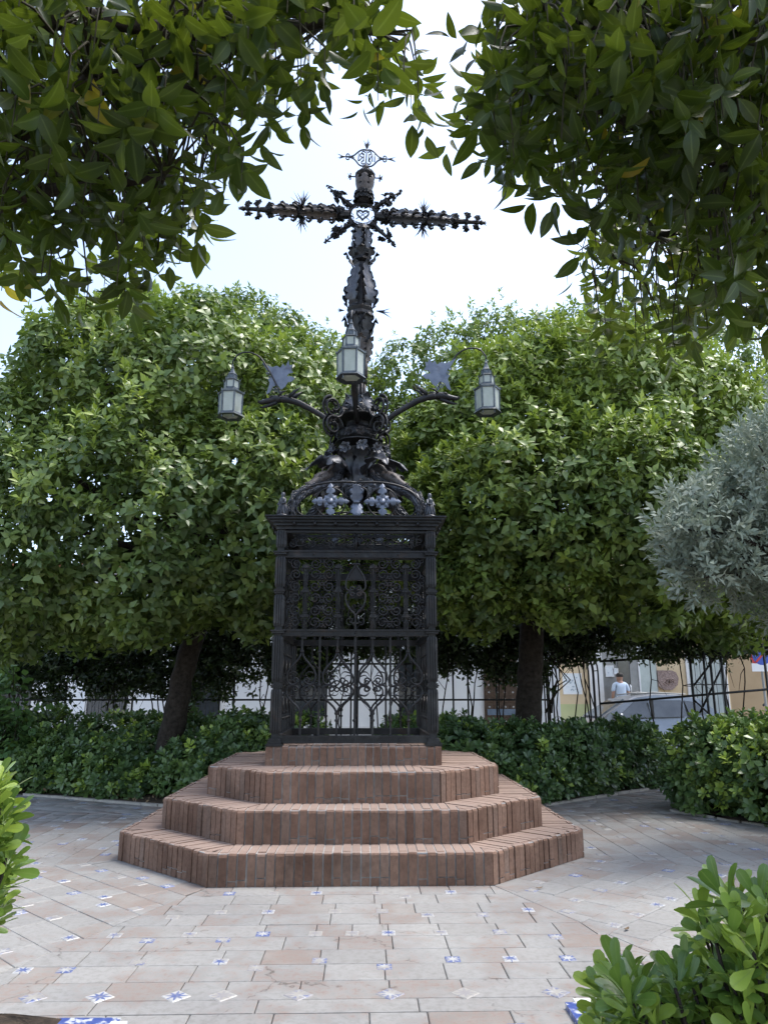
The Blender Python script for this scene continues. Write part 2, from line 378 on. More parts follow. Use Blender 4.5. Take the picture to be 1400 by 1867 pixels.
def shoot_proto(leaf, nl, stem, a_lo, a_hi, r, sc=(0.8, 1.1), spread=0.35):
    LV, LF, LA = leaf; V = []; F = []; A = []; T = []
    for i in range(nl):
        q = i / max(nl - 1, 1)
        phi = 2.39996 * i + r.uniform(-.3, .3); inc = a_lo + (a_hi - a_lo) * (1 - q) + r.uniform(-spread, spread)
        s = r.uniform(*sc)
        rad = np.array([math.cos(phi), math.sin(phi), 0]); dx = math.cos(inc) * np.array([0, 0, 1.]) + math.sin(inc) * rad
        dy = np.array([-math.sin(phi), math.cos(phi), 0]); rl = r.uniform(-.5, .5)
        dz = np.cross(dx, dy); dy2 = dy * math.cos(rl) + dz * math.sin(rl); dz2 = np.cross(dx, dy2)
        P = (LV * s) @ np.stack([dx, dy2, dz2]) + np.array([0, 0, stem * q])
        F.append(LF + sum(len(x) for x in V)); V.append(P); A.append(LA); T.append(np.full(len(LV), r.uniform(-.13, .13)))
    return np.concatenate(V), np.concatenate(F), np.concatenate(A), np.concatenate(T)
def stamp(protos, pos, axis, scale, tint, r):
    """one big triangle mesh: a random prototype at each position"""
    N = len(pos); which = r.integers(0, len(protos), N); spin = r.uniform(0, 6.28, N)
    Vs = []; Fs = []; As = []; Ts = []; off = 0
    U, Vv, Wx = basis(axis, spin)
    for k, (PV, PF, PA, PT) in enumerate(protos):
        ix = np.nonzero(which == k)[0]
        if not len(ix): continue
        S = scale[ix][:, None, None]
        P = (PV[None, :, 0:1] * U[ix][:, None, :] + PV[None, :, 1:2] * Vv[ix][:, None, :] + PV[None, :, 2:3] * Wx[ix][:, None, :]) * S + pos[ix][:, None, :]
        n = len(PV)
        Vs.append(P.reshape(-1, 3)); Fs.append((PF[None] + (np.arange(len(ix)) * n)[:, None, None]).reshape(-1, 3) + off)
        As.append(np.tile(PA, len(ix))); Ts.append(np.clip(tint[ix][:, None] + PT[None], 0, 1).ravel()); off += n * len(ix)
    return np.concatenate(Vs), np.concatenate(Fs), {'vein': np.concatenate(As), 'tint': np.concatenate(Ts)}
def hash_noise(P, s, seed=0):
    P = P * s; r_ = np.random.default_rng(100 + seed); v = np.zeros(len(P))
    for _ in range(6):
        k = r_.normal(size=3); v += np.sin(P @ k * 2 + r_.uniform(0, 6.28))
    return v / 6
def unit(a): return a / np.maximum(np.linalg.norm(a, axis=1, keepdims=True), 1e-9)

# ================================================================== THE PLACE
MX, MY = -0.08, 8.64                                # centre of the monument
TIER = [(2.176, 1.145), (1.83, 0.99), (1.45, 0.80)] # half width, half front side of each octagonal step
ZS = [0.0, 0.25, 0.525, 0.80, 0.985]

# ------------------------------------------------------------------ ground, beds, paving
M['street'] = simple('street_paving', (0.22, 0.21, 0.20), (0.34, 0.33, 0.31), 0.9, 1.5, 0, 0.2, 0.01, 0.3, True)
g = MB().add([(-400, -300, -0.06), (400, -300, -0.06), (400, 600, -0.06), (-400, 600, -0.06)], [(0, 1, 2, 3)]).obj('ground', M['street'])
tag(g, kind='structure')
M['leaflitter'] = M['soil']
pb = MB().add([(-12, -4, -0.03), (12, -4, -0.03), (12, 17, -0.03), (-12, 17, -0.03)], [(0, 1, 2, 3)]).obj('paving', M['grout']); tag(pb, kind='structure')

def bed(name, poly):
    n = len(poly)
    # a lumpy soil sheet: fan of rings so that it is not dead flat
    b = MB(); c = Vector((sum(p[0] for p in poly) / n, sum(p[1] for p in poly) / n, 0))
    vs = []; K = 8
    fine = []
    for i in range(n):
        a = Vector((*poly[i], 0)); d = Vector((*poly[(i + 1) % n], 0)); m = max(2, int((d - a).length / 0.4))
        fine += [a.lerp(d, j / m) for j in range(m)]
    nf = len(fine)
    for k in range(K):
        for p in fine:
            q = p.lerp(c, k / K); vs.append((q.x, q.y, 0.012 if k == 0 else 0.03 + random.uniform(-.02, .035)))
    vs.append((c.x, c.y, 0.05)); fs = []
    for k in range(K - 1):
        for i in range(nf): fs.append((k * nf + i, k * nf + (i + 1) % nf, (k + 1) * nf + (i + 1) % nf, (k + 1) * nf + i))
    for i in range(nf): fs.append(((K - 1) * nf + i, (K - 1) * nf + (i + 1) % nf, K * nf))
    b.add(vs, fs); o = b.obj(name, M['soil'], None, True); tag(o, kind='structure'); return o
BEDS = dict(
    back=[(-2.77, 10.87), (-1.9, 10.60), (1.7, 10.45), (2.48, 10.72), (4.56, 12.44), (6.6, 14.1), (6.6, 16.2), (-10, 16.2), (-10, 14.5), (-5.1, 12.06)],
    right=[(4.04, 10.19), (4.7, 9.07), (5.3, 8.0), (5.4, 6.4), (3.9, 4.6), (2.6, 4.12), (1.04, 4.08), (1.04, -3), (11, -3), (11, 16.2), (8.4, 16.2), (8.0, 13.6)],
    left=[(-5.4, 9.6), (-5.5, 6.5), (-4.0, 4.6), (-2.6, 3.93), (-1.11, 3.92), (-1.11, -3), (-11, -3), (-11, 12.5)])
bed('soil', BEDS['back']); bed('soil', BEDS['right'][::1]); bed('soil', BEDS['left'][::-1])
def in_beds(x, y):
    return any(inpoly(np.array([x]), np.array([y]), p)[0] for p in BEDS.values())

# kerb of glazed edging round the beds: white and blue tile pieces
M['kerb_white'] = simple('white_glaze', (0.50, 0.50, 0.48), (0.72, 0.72, 0.70), 0.3, 9, 0, 0.1, 0.003, 0.5, True)
M['kerb_stone'] = simple('kerb_stone', (0.30, 0.275, 0.24), (0.42, 0.385, 0.33), 0.85, 9, 0, 0.3, 0.004, 0.3, True)
def kerb_blue():
    m, nt, b = nodes('blue_and_white_glaze'); n = noise(nt, 28, 3, 0.5, vec=geo_pos(nt))
    r = ramp(nt, [(0.44, (0.45, 0.46, 0.46)), (0.5, (0.07, 0.10, 0.28)), (0.64, (0.05, 0.08, 0.24))]); nt.links.new(n.outputs[0], r.inputs[0])
    nt.links.new(r.outputs[0], b.inputs['Base Color']); b.inputs['Roughness'].default_value = 0.28; return m
M['kerb_blue'] = kerb_blue()
KW = MB().box((0, 0, 0.004), (0.285, 0.075, 0.05)).mesh('kerb_tile_white', M['kerb_white'])
KB = MB().box((0, 0, 0.004), (0.285, 0.075, 0.05)).mesh('kerb_tile_blue', M['kerb_blue'])
KS = MB().box((0, 0, 0.004), (0.285, 0.075, 0.05)).mesh('kerb_stone', M['kerb_stone'])
def kerb(nm, label, pts, glazed):
    r_ = empty(nm, (*pts[0], 0)); tag(r_, label, 'kerb'); k = 0
    for a, b_ in zip(pts[:-1], pts[1:]):
        a = Vector((*a, 0)); b_ = Vector((*b_, 0)); L = (b_ - a).length; d = (b_ - a) / L; n = max(1, int(L / 0.29))
        for i in range(n):
            p = a + d * (L * (i + 0.5) / n) - Vector((*pts[0], 0))
            me = (KB if k % 2 else KW) if glazed else KS; k += 1
            link('kerb_tile', me, r_, (p.x, p.y, random.uniform(-.003, .003)), (0, 0, math.atan2(d.y, d.x) + random.uniform(-.015, .015)))
kerb('bed_kerb', 'blue and white glazed tile kerb of the bed under the left foreground shrub', [(-4.0, 4.6), (-2.6, 3.93), (-1.11, 3.92), (-1.11, 0.6)], True)
kerb('bed_kerb', 'blue and white glazed tile kerb round the bed with the big rosette shrub', [(1.04, 0.6), (1.04, 4.08), (2.6, 4.12), (3.9, 4.6)], True)
kerb('bed_kerb', 'low worn stone kerb along the bed behind the monument', [(-5.1, 12.06), (-2.77, 10.87), (-1.9, 10.60), (1.7, 10.45), (2.48, 10.72), (4.56, 12.44)], False)
kerb('bed_kerb', 'low stone kerb at the foot of the clipped hedge beside the path', [(5.4, 6.4), (5.3, 8.0), (4.7, 9.07), (4.04, 10.19), (8.0, 13.6)], False)

# slabs in octagonal courses round the steps, with glazed star tiles at their corners
def slab_geo(q, top, tint=None):
    """q: 4 corners ccw; returns bevelled slab verts, quads"""
    c = sum((Vector(p) for p in q), Vector((0, 0))) / 4
    e = 0.004
    def ins(p, d):
        v = c - Vector(p); return Vector(p) + v.normalized() * d
    vs = [(p[0], p[1], top - 0.03) for p in q] + [(p[0], p[1], top - 0.004) for p in q] + [(*ins(p, e * 1.4), top) for p in q]
    fs = [(8, 9, 10, 11)]
    for a in (0, 4):
        for i in range(4): fs.append((a + i, a + (i + 1) % 4, a + 4 + (i + 1) % 4, a + 4 + i))
    return vs, fs
a0, h0 = TIER[0]
corners = [(h0, -a0), (a0, -h0), (a0, h0), (h0, a0), (-h0, a0), (-a0, h0), (-a0, -h0), (-h0, -a0)]
T22 = math.tan(R(22.5))
slabs = []; tiles = []
rings = [(0.249, 0.335, True)] * 9 + [(0.165, 0.80, False)] + [(0.25, 0.40, True)] * 26
for sec in range(8):
    P0 = Vector(corners[sec - 1]); P1 = Vector(corners[sec])   # side between consecutive corners; sec 0 = front
    L = (P1 - P0).length; t = (P1 - P0) / L; nrm = Vector((t.y, -t.x)); mid = (P0 + P1) / 2
    d = 0.0
    for k, (pitch, sl, stars) in enumerate(rings):
        d0, d1 = d, d + pitch; d = d1
        e0, e1 = L / 2 + T22 * d0, L / 2 + T22 * d1
        if sec not in (0, 1, 7) and d0 > 6: continue
        u = -e1 - random.uniform(0, sl)
        cut = [u]
        while cut[-1] < e1:
            cut.append(cut[-1] + sl * random.choice((1.0, 1.0, 1.15, 1.4, 0.7)))
        for ua, ub in zip(cut[:-1], cut[1:]):
            gp = 0.0022
            cl = lambda x, e: max(-e, min(e, x))
            qq = [(cl(ua, e0) + gp, d0 + gp), (cl(ub, e0) - gp, d0 + gp), (cl(ub, e1) - gp, d1 - gp), (cl(ua, e1) + gp, d1 - gp)]
            if qq[2][0] - qq[3][0] < 0.03 and qq[1][0] - qq[0][0] < 0.03: continue
            if qq[1][0] < qq[0][0]: qq[0] = qq[1] = ((qq[0][0] + qq[1][0]) / 2, d0 + gp); qq[1] = (qq[1][0] + 0.002, qq[1][1])
            W_ = [mid + t * p[0] + nrm * p[1] for p in qq]
            W_ = [(p.x + MX, p.y + MY) for p in W_][::-1]
            cx = sum(p[0] for p in W_) / 4; cy = sum(p[1] for p in W_) / 4
            if cy < -1.5 or abs(cx) > 9 or cy > 15.5: continue
            if all(in_beds(*p) for p in W_): continue
            slabs.append((W_, cx, cy))
            if stars and -e0 + .06 < ua < e0 - .06 and random.random() < 0.84:
                p = mid + t * ua + nrm * (d0 + 0.055 if k % 2 else d1 - 0.055)
                X, Y = p.x + MX, p.y + MY
                if not in_beds(X, Y) and all((X - q[0]) ** 2 + (Y - q[1]) ** 2 > 0.19 ** 2 for q in tiles): tiles.append((X, Y, math.atan2(t.y, t.x) + (math.pi / 4 if k == 8 else 0), 1.25 if k == 8 else 1.0))
def in_view(P, m=20):
    x, y, dp = project(P); return (x > -m) & (x < 1400 + m) & (y > -m) & (y < 1867 + m) & (dp > 0.1)
sc_ = np.array([(c[1], c[2], 0) for c in slabs]); vis = in_view(sc_)
hid = (np.abs(sc_[:, 0] - MX) < 1.9) & (sc_[:, 1] > MY)
order = np.argsort(np.where(vis & ~hid, sc_[:, 1], 99 + sc_[:, 1]))
pick = set(order[:295].tolist()); rv, rf, rt = [], [], []
for i, (q, cx, cy) in enumerate(slabs):
    top = random.uniform(-.0015, .0015)
    if i in pick:
        vs, fs = slab_geo([(p[0] - cx, p[1] - cy) for p in q], 0.0)
        o = link('slab', MB().add(vs, fs).mesh('slab', M['slab']), pb, (cx, cy, top), (random.uniform(-.003, .003), random.uniform(-.003, .003), 0))
    else:
        vs, fs = slab_geo(q, top); b0 = len(rv); rv += vs; rf += [tuple(j + b0 for j in f) for f in fs]; rt += [random.random()] * len(vs)
me = big_mesh('far_slabs', np.array(rv), np.array(rf), M['slab'], {'tint': np.array(rt)})
o = link('far_slabs', me, pb); tag(o, kind='stuff')
TILE = MB()
hs_ = 0.044
TILE.add(*slab_geo([(-hs_, -hs_), (hs_, -hs_), (hs_, hs_), (-hs_, hs_)], 0.0)); TILE = TILE.mesh('star_tile', M['star'])
tc_ = np.array([(a[0], a[1], 0) for a in tiles]); tv = in_view(tc_)
tl = sorted([i for i in range(len(tiles)) if tv[i] and not (abs(tiles[i][0] - MX) < 1.7 and tiles[i][1] > MY)], key=lambda i: tiles[i][1])[:298]
for i in tl:
    X, Y, a, s_ = tiles[i]
    link('star_tile', TILE, pb, (X, Y, 0.0035), (0, 0, a + random.choice((0, math.pi / 2)) + random.uniform(-.03, .03)), (s_, s_, 1))

# ------------------------------------------------------------------ brick steps
base = empty('brick_stepped_base', (MX, MY, 0)); tag(base, 'octagonal stepped base of upright red bricks carrying the iron cross', 'steps')
_bc = {}
def brick_mesh(w0, w1, l0, l1, hgt):
    """brick lying along +y (length l0 at left, l1 at right), width along x, slightly rounded top front edge"""
    key = tuple(round(v, 3) for v in (w0, w1, l0, l1, hgt))
    if key in _bc: return _bc[key]
    b = random.choice((0.014, 0.020, 0.028)) if hgt > 0.1 else 0.006
    vs = []
    for x, l in ((w0, l0), (w1, l1)):
        vs += [(x, 0, 0), (x, 0, hgt - b), (x, b * .35, hgt - b * .3), (x, b, hgt), (x, l, hgt), (x, l, 0)]
    n = 6
    fs = [tuple(range(n))[::-1], tuple(range(n, 2 * n))] + [(i, (i + 1) % n, n + (i + 1) % n, n + i) for i in range(n)]
    me = MB().add(vs, fs).mesh('brick', M['brick']); _bc[key] = me; return me
stuff_bricks = MB(); stuff_t = []
n_obj = 0
def put_brick(me, parent, loc, rz, as_obj, tilt=0.0):
    global n_obj
    if as_obj:
        link('brick', me, parent, loc, (tilt, 0, rz)); n_obj += 1
    else:
        c, s = math.cos(rz), math.sin(rz)
        vs = [(c * v.co.x - s * v.co.y + loc[0], s * v.co.x + c * v.co.y + loc[1], v.co.z + loc[2]) for v in me.vertices]
        stuff_bricks.add(vs, [tuple(p.vertices) for p in me.polygons]); stuff_t.extend([random.random()] * len(vs))
PITCHB = 0.0765
for ti in range(4):
    z0, z1 = ZS[ti], ZS[ti + 1]
    if ti < 3:
        a, h = TIER[ti]
        cs = [(h, -a), (a, -h), (a, h), (h, a), (-h, a), (-a, h), (-a, -h), (-h, -a)]; inner = TIER[ti + 1][0] if ti < 2 else 0.88
    else:
        a = 0.88; cs = [(a, -a), (a, a), (-a, a), (-a, -a)]; inner = 0.5
    ns = len(cs)
    core = MB().prism([(p[0] * (1 - 0.012 / a), p[1] * (1 - 0.012 / a)) for p in cs], max(z0 - 0.02, 0.0 if ti else -0.03), z1 - 0.006)
    step = core.obj('step', M['mortar'], base)
    hip = T22 if ti < 3 else 1.0
    for sd in range(ns):
        P0 = Vector(cs[sd - 1]); P1 = Vector(cs[sd]); L = (P1 - P0).length; t = (P1 - P0) / L; inn = Vector((-t.y, t.x))
        front = sd == 0; seen = sd in (0, 1, ns - 1) if ti < 3 else sd == 0
        n = max(3, round(L / PITCHB)); p = L / n; rz = math.atan2(t.y, t.x)
        tread_len = a - inner + 0.05
        for i in range(n):
            u0 = -L / 2 + p * i; uc = u0 + p / 2; gap = random.uniform(0.008, 0.014) / 2
            if i == 0: g0 = 0
            hw = p / 2 - gap
            hw = round(hw / 0.0015) * 0.0015
            c = (P0 + P1) / 2 + t * uc
            out = random.choice((0, 0.002, 0.004, -0.002, 0.006, -0.005))
            cc = c - inn * out
            # tread brick, mitred along the hips
            lim = lambda u: max(0.016, min(tread_len, (L / 2 - abs(u)) / hip))
            th = 0.046
            l0, l1 = lim(uc - hw), lim(uc + hw)
            l0, l1 = max(l0 - 0.052, 0.004), max(l1 - 0.052, 0.004)
            bm_ = brick_mesh(-hw, hw, l0, l1, th)
            ztop = z1 + random.choice((0, 0.0015, -0.0015, 0.003))
            ct = cc + inn * 0.054
            # riser bricks below
            zr = z1 + random.choice((0, 0.002, -0.002, 0.004, -0.005))
            r_h = zr - z0
            ro = seen
            if random.random() < 0.42:
                sh = random.choice((0.035, 0.045, 0.06))
                m1 = brick_mesh(-hw, hw, 0.05, 0.05, round(r_h - sh - 0.008, 3)); m2 = brick_mesh(-hw, hw, 0.05, 0.05, sh)
                put_brick(m1, step, (cc.x, cc.y, z0 + sh + 0.008), rz, ro and n_obj < 296); put_brick(m2, step, (cc.x, cc.y, z0 + 0.001), rz, False)
            else:
                put_brick(brick_mesh(-hw, hw, 0.05, 0.05, round(r_h, 3)), step, (cc.x, cc.y, z0 + 0.001), rz, ro and n_obj < 296)
            put_brick(bm_, step, (ct.x, ct.y, ztop - th), rz, front and n_obj < 296)
me = stuff_bricks.mesh('brickwork', M['brick']); at = me.attributes.new('tint', 'FLOAT', 'POINT'); at.data.foreach_set('value', np.array(stuff_t, np.float32))
o = link('brickwork', me, base); tag(o, kind='stuff')

# ------------------------------------------------------------------ wrought-iron cross on its caged pedestal
Z0 = 0.985
cross = empty('iron_cross', (MX, MY, Z0)); tag(cross, 'tall black wrought iron cross on a caged pedestal with dragon lamp arms', 'cross')
FY = MY - 0.84                                       # front plane of the cage
def zf(py): return aty(655, py, FY).z - Z0           # height on the front plane
def za(py): return aty(655, py, MY).z - Z0           # height on the axis
def pm(py): # metres per photo pixel on the axis at this row
    return (MY * math.cos(PITCH) + (za(py) + Z0 - CAMH) * math.sin(PITCH)) / FPX
IR, IG, IU = M['iron'], M['iron_grey'], M['iron_rust']
HALF = 0.80                                          # post centres
zb0, zb1 = zf(1356), zf(1341)                        # bottom rail
zm0, zm1 = zf(1160), zf(1147)
zu0, zu1 = zf(1017), zf(1003)
zc0, zc1 = zf(966), zf(944)

# --- corner posts
post = MB(); post.box((0, 0, (zc0 + 0) / 2), (0.075, 0.075, zc0))
segs = [(zf(1340), zf(1254)), (zf(1246), zf(1158)), (zf(1145), zf(1083)), (zf(1073), zf(1013)), (zf(1001), zf(966))]
for s0, s1 in segs:
    m_ = 0.018
    for f in range(4):
        Rm = Matrix.Rotation(f * math.pi / 2, 3, 'Z')
        for x in (-0.036, -0.012, 0.012, 0.036):
            p = [Rm @ Vector((x, -0.040, s0 + m_)), Rm @ Vector((x, -0.046, s0 + m_ + .03)), Rm @ Vector((x, -0.046, s1 - m_ - .03)), Rm @ Vector((x, -0.040, s1 - m_))]
            post.tube(p, 0.0095, 6)
POST = post.mesh('corner_post', IR)
COLR = MB().box((0, 0, 0), (0.125, 0.125, 0.014)).box((0, 0, -0.016), (0.108, 0.108, 0.016)).box((0, 0, 0.016), (0.108, 0.108, 0.014)).mesh('post_collar', IR)
PBASE = MB().box((0, 0, 0.012), (0.165, 0.165, 0.024)).box((0, 0, 0.036), (0.14, 0.14, 0.022)).box((0, 0, 0.06), (0.12, 0.12, 0.026)).mesh('post_base', IR)
PCAP = MB().box((0, 0, 0), (0.155, 0.155, 0.012)).box((0, 0, -0.018), (0.13, 0.13, 0.02)).mesh('post_cap', IR)
for sx in (-1, 1):
    for sy in (-1, 1):
        p = link('corner_post', POST, cross, (sx * HALF, sy * HALF, 0))
        link('post_base', PBASE, p, (0, 0, 0.0))
        for py in (1250, 1078): link('post_collar', COLR, p, (0, 0, zf(py)))
        for py in (1150, 1007): link('post_cap', PCAP, p, (0, 0, zf(py)))

# --- rails, one of each on every side
span = 2 * HALF - 0.078
def rail_mesh(nm, z0, z1, d):
    b = MB(); h = z1 - z0
    b.box((0, 0, (z0 + z1) / 2), (span, d, h)).box((0, -d / 2 - .004, z1 - .012), (span, .012, .016)).box((0, -d / 2 - .003, z0 + .010), (span, .010, .012))
    for x in (-.45, 0, .45):
        b.lathe([(0.0, -d / 2 - .012), (0.009, -d / 2 - .009), (0.011, -d / 2 - .001)][::-1], 8, 'y'); 
        for k in range(-24, 0): b.v[k] = (b.v[k][0] + x, b.v[k][1], b.v[k][2] + (z0 + z1) / 2)
    return b.mesh(nm, IR)
RAILS = [rail_mesh('rail', zb0 + .004, zb1, .07), rail_mesh('rail', zm0, zm1, .05), rail_mesh('rail', zu0, zu1, .05), rail_mesh('rail', zc0 - .035, zc0 - .005, .04)]

# --- forged pieces shared by the four sides (u across, v up, on the plane y = 0)
def bez(p, n=10):
    out = []
    for k in range(n + 1):
        t = k / n; a = (1 - t)
        out.append((a ** 3 * p[0][0] + 3 * a * a * t * p[1][0] + 3 * a * t * t * p[2][0] + t ** 3 * p[3][0], a ** 3 * p[0][1] + 3 * a * a * t * p[1][1] + 3 * a * t * t * p[2][1] + t ** 3 * p[3][1]))
    return out
def spiral(cx, cy, r0, r1, a0, a1, n=14):
    return [(cx + (r0 + (r1 - r0) * k / n) * math.cos(a0 + (a1 - a0) * k / n), cy + (r0 + (r1 - r0) * k / n) * math.sin(a0 + (a1 - a0) * k / n)) for k in range(n + 1)]
def to3(pts, y=0.0): return [(p[0], y, p[1]) for p in pts]
pz = zf(1190) ; 
ug = 1400 / 370 ; mpx = (FY * math.cos(PITCH)) / FPX * 1.005
def zz(v): return zf(920 + v / ug)                   # rows read off the enlarged view of the cage
WU = 0.152
def ogee(inv):
    """two bars parting from a point, swelling and curling inwards in scrolls"""
    b = MB()
    if not inv: ya, yb, ye = zz(1012), zz(1190), zz(1235)
    else: ya, yb, ye = zz(1440), zz(1290), zz(1250)
    s = -1 if not inv else 1
    for sx in (-1, 1):
        p = bez([(0.006 * sx, ya), (0.01 * sx, ya + (yb - ya) * .42), (WU * .98 * sx, ya + (yb - ya) * .55), (WU * .97 * sx, yb)], 12)
        rr = abs(ye - yb) * 1.12
        # outer curl back to the middle, then a small inward scroll
        p += bez([(WU * .97 * sx, yb), (WU * .97 * sx, yb + (ye - yb) * 1.35), (WU * .45 * sx, yb + (ye - yb) * 1.45), (WU * .17 * sx, yb + (ye - yb) * .55)], 9)[1:]
        e = p[-1]
        p += spiral(e[0] + sx * .034, e[1], .034, .014, math.pi if sx > 0 else 0, (math.pi - 4.6 * (1 if not inv else -1) * 1) if sx > 0 else (4.6 * (1 if not inv else -1)), 12)[1:]
        b.tube(to3(p), [0.0125] * 12 + [0.011] * (len(p) - 24) + [0.0095] * 12, 6)
        # short leaf spur inside the swell
        q = bez([(WU * .9 * sx, ya + (yb - ya) * .85), (WU * .6 * sx, ya + (yb - ya) * .8), (WU * .4 * sx, ya + (yb - ya) * .7), (WU * .2 * sx, ya + (yb - ya) * .98)], 6)
        b.tube(to3(q, .004), [0.007] * 4 + [0.005, 0.004, 0.002], 5)
    b.box((0, 0, ya), (0.046, 0.034, 0.014)); b.box((0, 0, ya - s * .012), (0.036, 0.030, 0.012))
    return b.mesh('ogee_scroll', IR, True)
OG1, OG2 = ogee(False), ogee(True)
def upright(z0, z1, collars, r=0.012):
    b = MB(); b.box((0, 0, (z0 + z1) / 2), (2 * r * .9, 2 * r * .9, z1 - z0))
    for c in collars: b.lathe([(.013, c - .014), (.021, c - .007), (.021, c + .007), (.013, c + .014)], 8)
    return b.mesh('upright_bar', IR)
UBAR = upright(zb1 - .003, zm0 + .003, (zz(1012), zz(1245), zz(1490)))
USH = upright(zz(1012) - .002, zm0 + .003, (zz(1012),))
UST = upright(zb1 - .003, zz(1440), (zz(1490),))
# C scroll and colonnette of the lattice
def cscroll():
    b = MB()
    b.tube(to3(spiral(0, 0, .060, .014, -1.2, 8.6, 26)), [.0090] * 20 + [.0075] * 7, 5)
    b.tube(to3(spiral(-.004, .004, .012, .001, 1.0, 4.0, 6)), .006, 5)
    b.tube(to3(spiral(.071, -.034, .024, .006, 2.3, -3.4, 10)), .0075, 5)
    b.tube(to3(spiral(-.062, .046, .020, .005, -.6, 4.6, 8)), .007, 5)
    return b.mesh('c_scroll', IR, True)
CSC = cscroll()
def colonnette():
    b = MB(); h = 0.27
    b.box((0, 0, 0), (0.018, 0.018, h))
    for x in (-.022, -.008, .008, .022): b.tube([(x * .7, -.008, -.12), (x, -.010, .02), (x * 1.3, -.010, .085)], .0055, 5)
    b.box((0, -.004, .098), (0.082, 0.040, 0.022)); b.box((0, -.004, .116), (0.060, 0.030, 0.012)); b.box((0, -.003, -.128), (0.05, 0.026, 0.014))
    for sx in (-1, 1): b.tube([(sx * .028, -.006, .085), (sx * .046, -.006, .07), (sx * .044, -.006, .052), (sx * .032, -.006, .056)], .006, 5)
    return b.mesh('colonnette', IR)
CLN = colonnette()
def keyhole():
    """small ogee with a closed plate, in the middle of the lattice"""
    b = MB(); W = .105
    ya, yb, ye = zz(410), zz(560), zz(588)
    for sx in (-1, 1):
        p = bez([(0.004 * sx, ya), (.012 * sx, ya - .05), (W * sx, ya - .10), (W * sx, yb)], 10)
        p += bez([(W * sx, yb), (W * sx, ye - .012), (W * .5 * sx, ye - .016), (.014 * sx, ye + .012)], 8)[1:]
        e = p[-1]; p += spiral(e[0] + sx * .026, e[1], .026, .012, math.pi if sx > 0 else 0, math.pi - 4.4 if sx > 0 else 4.4, 9)[1:]
        b.tube(to3(p, -.012), .010, 6)
        y2, y3, y4 = zz(765), zz(630), zz(605)
        p = bez([(0.004 * sx, y2), (.012 * sx, y2 + .05), (W * sx, y2 + .06), (W * sx, y3)], 10)
        p += bez([(W * sx, y3), (W * sx, y4 + .012), (W * .5 * sx, y4 + .016), (.014 * sx, y4 - .012)], 8)[1:]
        e = p[-1]; p += spiral(e[0] + sx * .026, e[1], .026, .012, math.pi if sx > 0 else 0, math.pi + 4.4 if sx > 0 else -4.4, 9)[1:]
        b.tube(to3(p, -.012), .010, 6)
    b.box((0, -.012, ya + .006), (.09, .03, .014)); b.box((0, -.012, zz(815)), (.075, .03, .016)); b.box((0, -.012, (zz(765) + zm1) / 2), (.022, .022, zz(765) - zm1))
    for sx in (-1, 1):
        b.tube(to3(spiral(sx * .055, zz(800), .045, .012, -math.pi / 2, -math.pi / 2 + sx * 7, 16), -.008), .006, 5)
    poly = [(-.10, zz(515)), (-.085, zz(480)), (0, zz(425)), (.085, zz(480)), (.10, zz(515))]
    b.plate(poly, .006, Matrix(((1, 0, 0, 0), (0, 0, 1, -.004), (0, 1, 0, 0), (0, 0, 0, 1))))
    return b.mesh('keyhole_ogee', IR, 'auto')
KEY = keyhole()
def arabesque(seed):
    r_ = random.Random(seed); b = MB(); z0, z1 = zu1 + .004, zc0 - .038; zc = (z0 + z1) / 2; A = (z1 - z0) / 2 * .82
    xs = [-.70 + 1.4 * k / 60 for k in range(61)]
    for ph in (0, math.pi):
        b.tube([(x, .003 if ph else -.006, zc + A * .6 * math.sin(x * 13 + ph)) for x in xs], .0065, 5)
    k = 0; x = -.68
    while x < .7:
        s = 1 if k % 2 else -1
        b.tube(to3(spiral(x, zc + s * A * .35, A * .62, A * .12, r_.uniform(0, 6), r_.uniform(7, 10) * s, 18), -.008), [.006] * 12 + [.0045] * 7, 5)
        b.tube(to3(spiral(x + .05, zc - s * A * .5, A * .4, A * .1, r_.uniform(0, 6), -r_.uniform(7, 9) * s, 12), .006), .0045, 5)
        for q in range(2):   # small leaves
            a = r_.uniform(0, 6.28); c = (x + r_.uniform(-.05, .05), zc + r_.uniform(-A, A) * .7); d = (math.cos(a) * .04, math.sin(a) * .03)
            b.tube([(c[0], -.01, c[1]), (c[0] + d[0] * .5, -.012, c[1] + d[1] * .5), (c[0] + d[0], -.01, c[1] + d[1])], [.003, .010, .001], 4, flat=.5)
        x += .105; k += 1
    b.tube([(0, -.01, z0), (0, -.01, z1)], .014, 6)
    return b.mesh('arabesque_panel', IR, True)
ARA = arabesque(3)
BRACK = MB().tube([(-.05, -.01, 0), (0, -.012, 0), (.05, -.01, 0)], .006, 5).mesh('tie_bar', IR)

